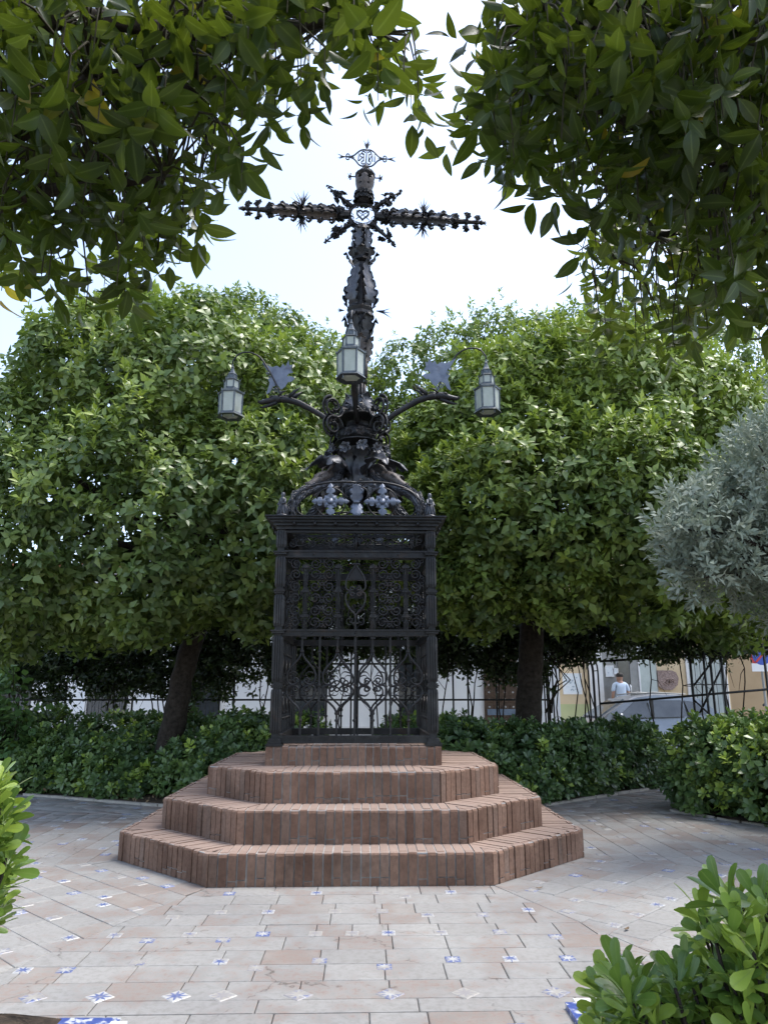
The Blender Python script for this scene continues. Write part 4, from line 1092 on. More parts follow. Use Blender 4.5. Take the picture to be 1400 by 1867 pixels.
up = MB(); ZU = lambda py: (393 - py) * PM
up.lathe([(r * PM, ZU(y)) for r, y in ((9, 368), (12, 364), (17, 356), (15, 350), (18, 346), (12, 342), (11, 318), (14, 314), (18, 311), (19, 308), (15, 303), (8, 299), (4, 297), (4, 288), (2, 284))], 8, phase=.3)
for sg in (-1, 1):
    up.tube([(0, 0, ZU(312)), (sg * 29 * PM, 0, ZU(312))], .009, 6); spray(up, (sg * 26 * PM, 0, ZU(312)), (sg, 0, 0), .05, 6, RR, .010, .9)
    up.tube([(sg * 27 * PM, 0, ZU(305)), (sg * 27 * PM, 0, ZU(319))], .010, 5)
for y, n, s in ((361, 14, 7), (352, 14, 7), (308, 12, 6), (300, 8, 6), (296, 8, 5)):
    for k in range(n):
        t = 2 * math.pi * k / n; d = Vector((math.cos(t), math.sin(t), 0)); flower(up, d * (15 if n > 8 else 5) * PM + Vector((0, 0, ZU(y))), d + Vector((0, 0, .3)), s * .8 * PM, RR)
uparm = up.xf(head).obj('upper_arm', IR, cross, True)
ul = MB()
for k in range(6):
    a = k * math.pi / 3 + .5; d = Vector((math.cos(a), math.sin(a), 0)); sd = Vector((-math.sin(a), math.cos(a), 0))
    leaf_sheet(ul, [d * r * PM + Vector((0, 0, ZU(y))) for r, y in ((12, 344), (14, 336), (17, 326), (18, 318), (16, 312))], [sd] * 5, .07, 3, -.3, .005, .55, 26)
ul.xf(head); link('acanthus_wrap', ul.mesh('acanthus_wrap', IU, True), uparm)
# title board: the four letters are seen from behind
tb_ = MB(); TZ = ZU(270); q = PM
for sg in (-1, 1):
    tb_.tube([(sg * p[0] * q, 0, TZ + p[1] * q) for p in bez([(0, 16), (7, 21), (15, 13), (19, 8), ], 8) + bez([(19, 8), (23, 3), (27, 1), (35, 0)], 8)[1:]], .011, 6)
    tb_.tube([(sg * p[0] * q, 0, TZ - p[1] * q) for p in bez([(1, 16), (9, 22), (14, 15), (19, 8)], 8) + bez([(19, 8), (23, 3), (27, 1), (35, 0)], 8)[1:]], .011, 6)
    for v in (1, -1):
        tb_.tube([(sg * p[0] * q, 0, TZ + v * p[1] * q) for p in spiral(5, 11, 4.5, 2, -1.9 if v else 0, 3.2, 12)], .009, 5)
        tb_.tube([(sg * p[0] * q, 0, TZ + v * p[1] * q) for p in spiral(34, 3.5, 4, 2.2, -1.6, 3.2, 10)], .009, 5)
    spray(tb_, (sg * 36 * q, 0, TZ), (sg, 0, 0), 20 * q, 9, RR, .009, .3)
    spray(tb_, (sg * 30 * q, 0, TZ), (-sg, 0, 0), 10 * q, 3, RR, .006, .15)
tb_.tube([(0, 0, TZ - 18 * q), (0, 0, TZ + 22 * q)], .010, 6); tb_.tube([(0, 0, ZU(288)), (0, 0, TZ - 14 * q)], .014, 6)
spray(tb_, (0, 0, TZ + 17 * q), (0, 0, 1), 20 * q, 9, RR, .011, .45)
board = tb_.xf(head).obj('title_board', IG, cross, True)
def letter(strokes, x):
    b = MB()
    for st in strokes: b.tube([((x + p[0]) * q, -.004, TZ + p[1] * q) for p in st], .0085, 5)
    b.xf(head); link('letter', b.mesh('letter', IG, True), board)
I_ = [[(0, -8), (0, 8)]]
letter(I_, -14.5); letter(I_, 15.5)
letter([[(3, -8), (3, 8)], [(3, 8), (-1, 8.5), (-4, 6.5), (-4, 3), (-1, .8), (3, .5)], [(1, .5), (-1.5, -3), (-5.5, -8)]], -8)      # R seen from behind
letter([[(-3.2, -8), (-3.2, 8)], [(3.2, -8), (3.2, 8)], [(3.2, 8), (-3.2, -8)]], 8)                                             # N seen from behind

# ------------------------------------------------------------------ lanterns, hung from the rods
def glass_mat():
    m, nt, b = nodes('frosted_glass'); n = noise(nt, 6, 3)
    r = ramp(nt, [(0.3, (0.62, 0.66, 0.58)), (0.7, (0.80, 0.82, 0.76))]); nt.links.new(n.outputs[0], r.inputs[0]); nt.links.new(r.outputs[0], b.inputs['Base Color'])
    b.inputs['Roughness'].default_value = 0.15
    tr = nt.nodes.new('ShaderNodeBsdfTranslucent'); nt.links.new(r.outputs[0], tr.inputs[0])
    mx = nt.nodes.new('ShaderNodeMixShader'); mx.inputs[0].default_value = 0.55
    nt.links.new(b.outputs[0], mx.inputs[1]); nt.links.new(tr.outputs[0], mx.inputs[2]); nt.links.new(mx.outputs[0], nt.nodes['Material Output'].inputs[0]); return m
M['glass'] = glass_mat(); M['lan'] = simple('lantern_metal', (0.045, 0.055, 0.06), (0.11, 0.125, 0.135), 0.42, 25, 0.5, 0.2, 0.003, 0.6)
HX = lambda r, k: Vector((r * math.cos(k * math.pi / 3), r * math.sin(k * math.pi / 3), 0))
# local: z = 0 at the bottom rim
gb, gt, rb_, rt_ = .045, .33, .150, .155
def hexring(b, r0, r1, ri, z0, z1):
    vs = [HX(r0, k) + Vector((0, 0, z0)) for k in range(6)] + [HX(r1, k) + Vector((0, 0, z1)) for k in range(6)] + [HX(ri, k) + Vector((0, 0, z0)) for k in range(6)] + [HX(ri, k) + Vector((0, 0, z1)) for k in range(6)]
    fs = []
    for k in range(6):
        n = (k + 1) % 6; fs += [(k, n, 6 + n, 6 + k), (12 + n, 12 + k, 18 + k, 18 + n), (6 + k, 6 + n, 18 + n, 18 + k), (n, k, 12 + k, 12 + n)]
    b.add(vs, fs)
rim = MB(); hexring(rim, .185, .165, .120, 0, .022); hexring(rim, .165, .158, .120, .0225, gb)
for k in (1, 2, 4, 5): rim.tube([HX(.15, k) + Vector((0, 0, -.045)), HX(.15, k) + Vector((0, 0, .0))], .007, 5)
RIM = rim.mesh('bottom_rim', M['lan'])
BOT = MB().add([HX(.122, k) + Vector((0, 0, .020)) for k in range(6)] + [HX(.122, k) + Vector((0, 0, .024)) for k in range(6)], [(5, 4, 3, 2, 1, 0), (6, 7, 8, 9, 10, 11)]).mesh('bottom_pane', M['glass'])
pn = MB(); A_, B_ = HX(1, 0), HX(1, 1); e = .10
def pane(b, r0, r1, z0, z1, th, m=.1):
    a0 = HX(r0, 0).lerp(HX(r0, 1), m); a1 = HX(r0, 0).lerp(HX(r0, 1), 1 - m); b0 = HX(r1, 0).lerp(HX(r1, 1), m); b1 = HX(r1, 0).lerp(HX(r1, 1), 1 - m)
    n = (HX(1, 0) + HX(1, 1)).normalized() * th
    vs = [a0 + Vector((0, 0, z0)), a1 + Vector((0, 0, z0)), b1 + Vector((0, 0, z1)), b0 + Vector((0, 0, z1))]
    vs = vs + [v - n for v in vs]; b.add(vs, [(0, 1, 2, 3), (7, 6, 5, 4), (0, 4, 5, 1), (1, 5, 6, 2), (2, 6, 7, 3), (3, 7, 4, 0)])
pane(pn, rb_, rt_, gb, gt, .004, .07); PANE = pn.mesh('glass_pane', M['glass'])
fr = MB(); fr.tube([HX(rb_ + .002, 0) + Vector((0, 0, gb - .002)), HX(rt_ + .002, 0) + Vector((0, 0, gt + .002))], .013, 4); FRB = fr.mesh('corner_bar', M['lan'])
rf = MB(); hexring(rf, .172, .176, .12, gt, gt + .022); hexring(rf, .176, .105, .06, gt + .0225, gt + .065)
for k in range(6): rf.tube([HX(.172, k) + Vector((0, 0, gt + .01)), HX(.178, k) + Vector((0, 0, gt + .05))], [.011, .002], 5)
hexring(rf, .100, .096, .085, gt + .065, gt + .095); hexring(rf, .100, .104, .07, gt + .195, gt + .205); hexring(rf, .112, .070, .04, gt + .205, gt + .235)
for k in range(6):
    rf.tube([HX(.097, k) + Vector((0, 0, gt + .09)), HX(.097, k) + Vector((0, 0, gt + .20))], .010, 4); rf.tube([HX(.11, k) + Vector((0, 0, gt + .20)), HX(.113, k) + Vector((0, 0, gt + .235))], [.008, .002], 5)
    rf.tube([HX(.064, k) + Vector((0, 0, gt + .235)), HX(.062, k) + Vector((0, 0, gt + .30))], .008, 4)
hexring(rf, .070, .045, .02, gt + .30, gt + .325)
rf.lathe([(.044, gt + .325), (.030, gt + .36), (.018, gt + .40), (.026, gt + .41), (.012, gt + .43), (.008, gt + .47)], 6)
ROOF = rf.mesh('lantern_roof', M['lan'])
tp = MB(); pane(tp, .094, .094, gt + .095, gt + .195, .004, .08); TP = tp.mesh('tier_pane', M['glass']); tq = MB(); pane(tq, .060, .060, gt + .238, gt + .30, .004, .1); TQ = tq.mesh('tier_pane', M['lan'])
LH = gt + .47
def lantern(loc, rz, label):
    o = empty('lantern', loc, rz); o.scale = (.95, .95, .90); tag(o, label, 'lantern', 'lanterns hung from the dragon arms')
    link('bottom_rim', RIM, o); link('bottom_pane', BOT, o); r_ = link('lantern_roof', ROOF, o)
    for k in range(6):
        link('glass_pane', PANE, o, None, (0, 0, k * math.pi / 3)); link('corner_bar', FRB, o, None, (0, 0, k * math.pi / 3))
        link('tier_pane', TP, r_, None, (0, 0, k * math.pi / 3)); link('tier_pane', TQ, r_, None, (0, 0, k * math.pi / 3))
for a, label in ((math.pi, 'hexagonal frosted lantern on the dragon arm pointing away from the silver shrub'), (0, 'hexagonal frosted lantern hanging from the dragon arm on the side of the silver shrub'),
                 (-math.pi / 2, 'hexagonal frosted lantern hanging in front of the cross shaft'), (math.pi / 2, 'hexagonal frosted lantern hanging behind the cross shaft')):
    a += ROT; lr = LAN_R * (1.0 if abs(math.cos(a)) > .5 else .68)
    lantern((MX + lr * math.cos(a) - .012 * math.sin(a), MY + lr * math.sin(a) + .012 * math.cos(a), Z0 + LAN_TOP + .014 - LH * .90), a + math.pi / 6 * (1 if abs(math.sin(a)) > .5 else 0), label)

# ================================================================== VEGETATION
rv_ = np.random.default_rng(11)
def lobe(px, py, rpx, y, sz=1.0, sd=1.0):
    c = aty(px, py, y); d = (c - Vector((0, 0, CAMH))).length
    r = rpx * d * 0.955 / FPX; return (np.array(c), np.array([r, r * sd, r * sz]), 0.0, 2.0)
def scatter(lobes, n, r, shell=0.10, inner=0.12, noise_amp=0.10, noise_s=1.3, cut=0.80, zmin=0.02):
    """points on the skin (and some inside) of a union of (super)ellipsoids, with outward normals"""
    area = np.array([(l[1][0] * l[1][1] * l[1][2]) ** (2 / 3) for l in lobes]); cnt = np.maximum(1, (n * area / area.sum()).astype(int))
    Ps, Ns = [], []
    for (c, rad, rz, p), k in zip(lobes, cnt):
        d = unit(r.normal(size=(k, 3))); q = d / (np.abs(d) ** p).sum(1, keepdims=True) ** (1 / p)
        dep = 1 - np.abs(r.normal(0, shell, k)); ins = r.random(k) < inner; dep[ins] = r.uniform(.35, .9, ins.sum())
        loc = q * dep[:, None] * rad
        loc *= (1 + noise_amp * hash_noise(loc + c, noise_s))[:, None]
        nr = unit(np.sign(q) * np.abs(q) ** (p - 1) / rad)
        cs, sn = math.cos(rz), math.sin(rz); Rz = np.array([[cs, sn, 0], [-sn, cs, 0], [0, 0, 1]])
        Ps.append(loc @ Rz + c); Ns.append(nr @ Rz)
    P = np.concatenate(Ps); N = np.concatenate(Ns); keep = P[:, 2] > zmin
    own = np.repeat(np.arange(len(lobes)), cnt)
    for i, (c, rad, rz, p) in enumerate(lobes):
        cs, sn = math.cos(rz), math.sin(rz); Rz = np.array([[cs, -sn, 0], [sn, cs, 0], [0, 0, 1]])
        q = ((P - c) @ Rz) / rad; e = (np.abs(q) ** p).sum(1) ** (1 / p)
        keep &= ~((e < cut) & (own != i) & (r.random(len(P)) > inner * .6))
    return P[keep], N[keep]
def foliage_obj(name, parent, protos, P, ax, sc, tint, mat, r, org=(0, 0, 0), kind=None, smooth=False):
    V, F, A = stamp(protos, P - np.array(org), ax, sc, tint, r)
    o = link(name, big_mesh(name, V, F, mat, A, smooth), parent)
    if kind: o['kind'] = kind
    return o
def tree(name, label, cat, base, trunk, limbs, group=None):
    o = empty(name, base); tag(o, label, cat, group); b = MB(); org = Vector(base)
    pts, rad = trunk; pts = [Vector(p) - org for p in pts]; fine = []; rr = []
    for i in range(len(pts) - 1):
        for k in range(4): fine.append(pts[i].lerp(pts[i + 1], k / 4) + Vector((random.uniform(-.015, .015), random.uniform(-.015, .015), 0))); rr.append(rad[i] + (rad[i + 1] - rad[i]) * k / 4)
    fine.append(pts[-1]); rr.append(rad[-1]); b.tube(fine, rr, 10); b.obj('trunk', M['bark'], o, True)
    for pl, r0, r1 in limbs:
        l = MB(); pl = [Vector(p) - org for p in pl]; n = len(pl); l.tube(pl, [r0 + (r1 - r0) * i / (n - 1) for i in range(n)], 7); l.obj('limb', M['bark'], o, True)
    return o
def limb_to(a, c, sag=0.2, n=5):
    a = Vector(a); c = Vector(c); return [a.lerp(c, k / n) + Vector((random.uniform(-.06, .06), random.uniform(-.06, .06), sag * math.sin(math.pi * k / n))) * (0 if k in (0, n) else 1) for k in range(n + 1)]

# --- orange trees beyond the cross
lf = diamond(.102, .062, .28, .36, .42)
OR = [shoot_proto(lf, 8, .09, 1.0, 2.15, rv_, (.65, 1.2), .4) for _ in range(6)]
YG = [shoot_proto(diamond(.085, .036, .4, .2), 7, .06, .45, 1.35, rv_) for _ in range(3)]
def orange_tree(label, base, trunk, lobes, n, tint0=0.3, young=0.16, inner=.14, scale=1.0, shell=.10, yg_tint=.92, top_tint=0.0):
    c0 = [l[0] for l in lobes]; tp = Vector(trunk[0][-1])
    limbs = [(limb_to(tp, tuple(c), .15), trunk[1][-1] * .62, .02) for c in c0]
    o = tree('orange_tree', label, 'tree', base, trunk, limbs, 'orange trees beyond the cross')
    P, N = scatter(lobes, n, rv_, shell, inner, .22, 1.9)
    gp = (hash_noise(P, 2.6, 31) > -.60) | (rv_.random(len(P)) < .25); P = P[gp]; N = N[gp]
    ax = unit(N * .75 + np.array([0, 0, .45]) + rv_.normal(0, .38, P.shape))
    cl = hash_noise(P, 2.2, 3)
    tint = np.clip(tint0 + .34 * cl + rv_.normal(0, .13, len(P)) + top_tint * np.clip((P[:, 2] - 4) / 4, 0, 1), 0, .80)  # top_tint paints the sky-lit crown tops into the leaf colour
    foliage_obj('crown', o, OR, P, ax, rv_.uniform(.8, 1.2, len(P)) * scale, tint, M['leaf_orange'], rv_, base)
    # young light shoots standing out of the skin
    k = int(n * young); P2, N2 = scatter(lobes, k * 2, rv_, .03, 0, .22, 1.9)
    m = (hash_noise(P2, 1.5, 9) > .02) & (N2[:, 2] > -.25); P2 = P2[m]; N2 = N2[m]
    ax2 = unit(N2 * .5 + np.array([0, 0, .8]) + rv_.normal(0, .3, P2.shape))
    foliage_obj('young_shoots', o, YG, P2 + (N2 * .6 + np.array([0, 0, .5])) * (.04 + .30 * rv_.random(len(P2)) ** 4)[:, None], ax2, rv_.uniform(.8, 1.3, len(P2)) * scale, np.clip(rv_.normal(yg_tint - .12, .09, len(P2)), .5, 1), M['leaf_orange'], rv_, base)
    return o
YT = 12.0
tb0 = aty(300, 1420, YT); tb0.z = 0.0
lt = ([tb0, aty(313, 1340, YT), aty(332, 1240, YT), aty(356, 1150, YT), aty(372, 1070, YT)], [.24, .19, .17, .165, .15])
left_l = [lobe(80, 830, 135, 11.5), lobe(200, 730, 165, 11.6), lobe(330, 735, 190, 11.4), lobe(470, 790, 185, 11.7), lobe(90, 960, 190, 11.2), lobe(280, 940, 215, 10.9), lobe(450, 930, 190, 11.0), lobe(30, 1070, 120, 11.3),
          lobe(190, 1065, 118, 11.0), lobe(340, 1050, 105, 11.2), lobe(475, 1065, 100, 11.6), lobe(610, 860, 120, 12.6), lobe(600, 1010, 110, 12.6), lobe(165, 640, 75, 12.0), lobe(240, 610, 75, 12.0)]
orange_tree('dense dark green orange tree with a leaning trunk beyond the steps', tuple(tb0), lt, left_l, 16000, .42, .16, top_tint=.2, scale=1.4, inner=.22)
tb1 = aty(962, 1400, 12.5); tb1.z = 0.0
rt = ([tb1, aty(962, 1320, 12.5), aty(966, 1230, 12.5), aty(968, 1150, 12.5), aty(975, 1060, 12.5)], [.25, .22, .205, .20, .18])
right_l = [lobe(835, 830, 130, 12.2), lobe(950, 770, 150, 11.8), lobe(1090, 760, 165, 11.7), lobe(1215, 790, 150, 12.0), lobe(815, 960, 120, 11.7), lobe(960, 925, 185, 11.2), lobe(1120, 920, 185, 11.2), lobe(1275, 930, 160, 11.8),
           lobe(870, 1055, 105, 11.4), lobe(1030, 1050, 105, 11.2), lobe(1180, 1045, 110, 11.4), lobe(1310, 1050, 120, 12), lobe(745, 880, 90, 12.8), lobe(730, 1010, 90, 12.6)]
orange_tree('orange tree with bright yellow-green young shoots over an upright trunk', tuple(tb1), rt, right_l, 15000, .56, .45, scale=1.4, inner=.22, yg_tint=.97, top_tint=.2)
def far_tree(label, px, y, lobes, n, **kw):
    b = aty(px, 1290, y); b.z = 0
    tr = ([b, Vector((b.x, b.y, 1.2)), Vector((b.x + .1, b.y, 2.6)), Vector((b.x + .1, b.y, 3.6))], [.2, .17, .16, .13]); return orange_tree(label, tuple(b), tr, lobes, n, **kw)
far_tree('tall orange tree rising behind the crown of the leaning tree', 338, 15.6, [lobe(420, 640, 105, 15.6), lobe(510, 690, 120, 15.4), lobe(330, 660, 110, 15.6), lobe(590, 760, 120, 15.6), lobe(430, 800, 200, 15.6), lobe(620, 900, 130, 15.8)], 6500, tint0=.42, young=.22, scale=1.35, shell=.13, yg_tint=.95)
far_tree('sparse topped orange tree behind the tree with young shoots', 965, 15.4, [lobe(745, 690, 72, 15.4), lobe(830, 680, 90, 15.4), lobe(905, 625, 66, 15.4), lobe(990, 670, 100, 15.4), lobe(1080, 650, 95, 15.2), lobe(1190, 670, 105, 15.2), lobe(1300, 690, 90, 15.4), lobe(1350, 780, 95, 15.4), lobe(1000, 820, 180, 15.6), lobe(1250, 850, 180, 15.6), lobe(760, 850, 120, 15.6)], 7500, tint0=.45, young=.22, scale=1.3, shell=.17, inner=.10, yg_tint=.93)

# --- silver shrub reaching in over the hedge
sv = [shoot_proto(diamond(.060, .024, .25, .1, .5), 11, .11, .45, 1.35, rv_) for _ in range(5)]
sb = (5.75, 8.3, 0.0)
SPOLY = [(1430, 745), (1385, 770), (1335, 800), (1290, 850), (1235, 890), (1205, 950), (1170, 1000), (1180, 1055), (1240, 1075), (1300, 1105), (1360, 1095), (1430, 1085)]
sl = [lobe(1430, 930, 130, 7.7), lobe(1520, 900, 170, 7.9), lobe(1520, 1050, 130, 7.8)]
while len(sl) < 40:
    a_, c_ = random.uniform(1165, 1430), random.uniform(745, 1105); q_ = random.uniform(22, 48)
    if all(inpoly(np.array([a_ + dx * q_ * .8]), np.array([c_ + dy * q_ * .8]), SPOLY)[0] for dx, dy in ((1, 0), (-1, 0), (0, 1), (0, -1))): sl.append(lobe(a_, c_, q_, random.uniform(6.9, 7.8), random.uniform(.7, 1.0)))
o = tree('silver_shrub', 'tall shrub with small silvery grey-green leaves hanging over the hedge', 'shrub', sb, ([sb, (5.7, 8.2, 1.0), (5.5, 8.0, 2.0), (5.2, 7.8, 2.6)], [.12, .10, .08, .06]), [(limb_to((5.2, 7.8, 2.6), tuple(l[0]), .1), .035, .008) for l in sl])
P, N = scatter(sl, 4300, rv_, .22, .2, .30, 3.2)
foliage_obj('crown', o, sv, P, unit(N * .8 + np.array([-.1, -.1, .35]) + rv_.normal(0, .45, P.shape)), rv_.uniform(1.1, 1.8, len(P)), np.clip(.46 + .28 * hash_noise(P, 4, 5) + rv_.normal(0, .15, len(P)), 0, 1), M['leaf_silver'], rv_, sb)

# --- hedges and bushes of rosette-leaved shrub
PT = [shoot_proto(diamond(.072, .040, .2, .12, .64), 10, .045, .55, 1.65, rv_, spread=.2) for _ in range(4)]
def bush(name, label, cat, lobes, n, tint0=.35, tip=.25, group=None, mat='leaf_pitt', sc=1.0, stems=14, shell=.06):
    c = np.mean([l[0] for l in lobes], 0); org = (float(c[0]), float(c[1]), 0.0)
    o = empty(name, org); tag(o, label, cat, group)
    P, N = scatter(lobes, int(n * .72), rv_, shell, .14, .17, 2.4, .82)
    P = P + N * (rv_.random(len(P)) ** 6 * .16)[:, None]
    ax = unit(N * .8 + np.array([0, 0, .55]) + rv_.normal(0, .32, P.shape))
    t = np.clip(tint0 + .22 * hash_noise(P, 3, 2) + rv_.normal(0, .12, len(P)), 0, .8)
    y = (rv_.random(len(P)) < tip) & (N[:, 2] > -.5) & (hash_noise(P, 2.2, 4) > -.05); t[y] = rv_.uniform(.78, 1.0, y.sum())
    foliage_obj('foliage', o, PT, P, ax, rv_.uniform(1.15, 1.8, len(P)) * sc, t, M[mat], rv_, org)
    b = MB()
    for _ in range(stems):
        l = lobes[random.randrange(len(lobes))]; q = np.array(l[0]) + rv_.normal(0, .25, 3) * l[1]; p0 = Vector((q[0] + random.uniform(-.1, .1) - org[0], q[1] - org[1], 0.01)); p1 = Vector((q[0] - org[0], q[1] - org[1], q[2] + l[1][2] * .6))
        b.tube(limb_to(p0, p1, .02, 4), [.016, .014, .012, .009, .006], 5)
    so_ = b.obj('stems', M['bark'], o, True); so_['kind'] = 'stuff'; return o
def box_l(x, y, w_, d_, h, rz=0.0, p=3.2): return (np.array([x, y, h * .47]), np.array([w_ / 2, d_ / 2, h * .53]), rz, p)
bush('hedge', 'clipped rosette leaved hedge between the leaning trunk and the trellis', 'hedge', [box_l(-5.6, 13.4, 2.4, 1.2, 1.08), box_l(-3.6, 13.3, 2.4, 1.2, 1.06), box_l(-2.0, 13.2, 1.8, 1.1, 1.05)], 4200, .22, .10)
bush('hedge', 'clipped green hedge behind the cage, on the side of the arch', 'hedge', [box_l(.85, 12.6, 1.15, 1.0, 1.02), box_l(1.6, 12.6, 1.0, 1.0, 1.02)], 1500, .45, .30)
bush('hedge', 'clipped green hedge behind the cage, towards the leaning trunk', 'hedge', [box_l(-1.1, 12.7, 1.0, 1.0, 1.02)], 800, .45, .30)
bush('bush', 'low bush with yellow-green tips beside the leaning trunk', 'bush', [box_l(-4.75, 12.5, 1.3, .9, .80, 0, 2.3), box_l(-3.95, 12.05, 1.2, .8, .74, 0, 2.3), box_l(-3.5, 11.75, .9, .7, .50, 0, 2.3)], 2600, .38, .32)
bush('bush', 'rounded green bush in front of the leaning trunk, against the steps', 'bush', [box_l(-2.45, 11.55, 1.0, .7, .75, 0, 2.3), box_l(-1.85, 11.5, 1.1, .9, 1.02, 0, 2.5), box_l(-1.35, 11.6, .8, .8, .95, 0, 2.5)], 2600, .40, .22)
bush('hedge', 'dark green hedge along the kerb under the upright trunk', 'hedge', [box_l(1.6, 11.25, 1.2, .9, .98, .1), box_l(2.5, 11.45, 1.3, .9, .96, .5), box_l(3.4, 12.15, 1.4, .9, .93, .7), box_l(4.4, 13.0, 1.6, 1.0, .92, .7), box_l(2.3, 10.98, .8, .5, .55, .3, 2.3)], 5200, .26, .12)
bush('hedge', 'full clipped hedge with bright rosettes beside the path', 'hedge', [box_l(4.75, 10.15, 1.2, 1.2, 1.03, .5), box_l(5.25, 9.3, 1.2, 1.2, 1.05, .9), box_l(5.9, 8.4, 1.3, 1.3, 1.06, .9), box_l(5.7, 10.9, 1.6, 1.2, 1.02, .7), box_l(6.4, 7.4, 1.4, 1.3, 1.16, 1.1)], 6800, .40, .30)
# broad-leaved tall weed at the far end of the path
MW = [shoot_proto(leaf_proto(.16, .15, 3, .15, .25, 'lance'), 6, .35, .7, 1.5, rv_) for _ in range(3)]
wp = [box_l(-5.85, 12.6, .9, .6, 1.75, 0, 2.2), box_l(-6.3, 12.9, .9, .6, 2.1, 0, 2.2), box_l(-5.6, 12.35, .7, .5, .9, 0, 2.2)]
o = empty('mallow_plant', (-6.0, 12.7, 0)); tag(o, 'tall broad-leaved pale green weed by the path, beyond the left hedge bushes', 'plant')
P, N = scatter(wp, 260, rv_, .2, .3, .2, 3)
foliage_obj('foliage', o, MW, P, unit(N * .5 + np.array([0, 0, .9]) + rv_.normal(0, .3, P.shape)), rv_.uniform(.55, 1.0, len(P)), np.clip(rv_.normal(.5, .25, len(P)), 0, 1), M['leaf_soft'], rv_, (-6.0, 12.7, 0))
b = MB(); [b.tube(limb_to((random.uniform(-.5, .6), random.uniform(-.3, .3), 0), (random.uniform(-.6, .6), random.uniform(-.3, .3), random.uniform(1.2, 2.0)), .05, 4), [.012, .011, .009, .007, .004], 5) for _ in range(12)]
b.obj('stems', M['twig'], o, True)
# leaf litter on the bed
k = 2600; P = np.stack([rv_.uniform(-6, 5, k), rv_.uniform(10.6, 15.5, k), np.full(k, .075)], 1)
ok = inpoly(P[:, 0], P[:, 1], BEDS['back']); P = P[ok]
lit = [(*diamond(.07, .032, .3, .2), np.zeros(5))]
ll = foliage_obj('leaf_litter', None, lit, P, unit(rv_.normal(0, 1, P.shape) * .5 + np.array([0, 0, .3])), rv_.uniform(.6, 1.1, len(P)), rv_.random(len(P)), M['leaf_dry'], rv_); tag(ll, 'brown fallen leaves lying on the soil under the trees', 'leaf litter', kind='stuff')

# --- overhanging orange boughs close to the camera
NL = [shoot_proto(leaf_proto(.100, .046, 6, .28, .22, 'lance', .014), 8, .16, .55, 1.55, rv_, (.75, 1.15), .4) for _ in range(6)]
NLO = [shoot_proto(diamond(.105, .05, .28, .22), 8, .16, .55, 1.55, rv_, (.75, 1.15), .4) for _ in range(4)]
def overhang(label, base, trunk, limbs, poly, cnt, rr, crown_l, n_out, shrink=26, extra=None):
    o = tree('orange_tree', label, 'tree', base, trunk, [(l, .045, .012) for l in limbs], 'orange trees overhanging the camera path'); r = rv_
    poly = np.array(poly, float); pts = []
    x0, y0 = poly.min(0); x1, y1 = poly.max(0)
    while len(pts) < cnt:
        px, py = r.uniform(x0, x1, 400), r.uniform(y0, y1, 400); ok = np.ones(400, bool)
        for dx, dy in ((0, 0), (shrink, 0), (-shrink, 0), (0, shrink * 1.7), (0, -shrink)): ok &= inpoly(np.clip(px + dx, 1, 1399) if True else px, np.maximum(py + dy, 1), [tuple(p) for p in poly])
        ok &= ~((px > 560) & (px < 735) & (py > 150)) & ~((px > 380) & (py > 330) & (px < 600))
        for a, c in zip(px[ok], py[ok]):
            f = r.random(); d = (rr[0] ** 3 + f * (rr[1] ** 3 - rr[0] ** 3)) ** (1 / 3)
            if extra and extra(a, c): d *= 1.28
            pts.append(atr(a, c, d))
    P = np.array([tuple(p) for p in pts[:cnt]])
    Q, _ = scatter(crown_l, n_out, r, .3, .5, .1, 1.0, .5)  # unseen crown overhead, thickened to keep sky light off the boughs
    x, y, dp = project(Q); Q = Q[~((x > -130) & (x < 1530) & (y > -130) & (y < 2000) & (dp > 0))]; Q = Q[Q[:, 2] > 2.1]
    nP = len(P); P = np.concatenate([P, Q])
    ax = unit(np.array([0, 0, -.62]) + r.normal(0, .5, P.shape))
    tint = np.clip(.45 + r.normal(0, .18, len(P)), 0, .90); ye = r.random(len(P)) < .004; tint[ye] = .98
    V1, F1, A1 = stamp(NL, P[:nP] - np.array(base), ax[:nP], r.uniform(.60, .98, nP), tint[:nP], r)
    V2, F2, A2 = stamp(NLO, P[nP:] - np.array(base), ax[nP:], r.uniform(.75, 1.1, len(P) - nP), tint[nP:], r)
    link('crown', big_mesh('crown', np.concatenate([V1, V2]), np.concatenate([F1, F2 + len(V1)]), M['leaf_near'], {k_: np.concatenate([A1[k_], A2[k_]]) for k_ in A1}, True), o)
    # twigs from each visible shoot back to the nearest bough
    LP = np.array([tuple(p) for l in limbs for p in l]); b = MB(); org = Vector(base)
    for p in P[:nP]:
        dd = np.linalg.norm(LP - p, axis=1) + 2.0 * np.maximum(0, p[2] - LP[:, 2]); q = Vector(LP[np.argmin(dd)]); p = Vector(p)
        m = p.lerp(q, .45) + Vector((random.uniform(-.06, .06), random.uniform(-.06, .06), .10))
        b.tube([p - Vector((0, 0, .09)) - org, p - org, p.lerp(m, .5) + Vector((0, 0, .03)) - org, m - org, m.lerp(q, .55) - org, q - org], [.0014, .0022, .003, .0036, .0045, .006], 4, cap=False)
    b.obj('twigs', M['twig'], o, True)
    return o
PL = [(-60, -60), (715, -60), (715, 50), (782, 85), (795, 165), (755, 225), (690, 205), (640, 165), (600, 130), (540, 180), (520, 255), (480, 315), (430, 355), (390, 410), (345, 455), (325, 505), (285, 490), (240, 530), (228, 575), (160, 570), (120, 545), (60, 540), (-60, 530)]
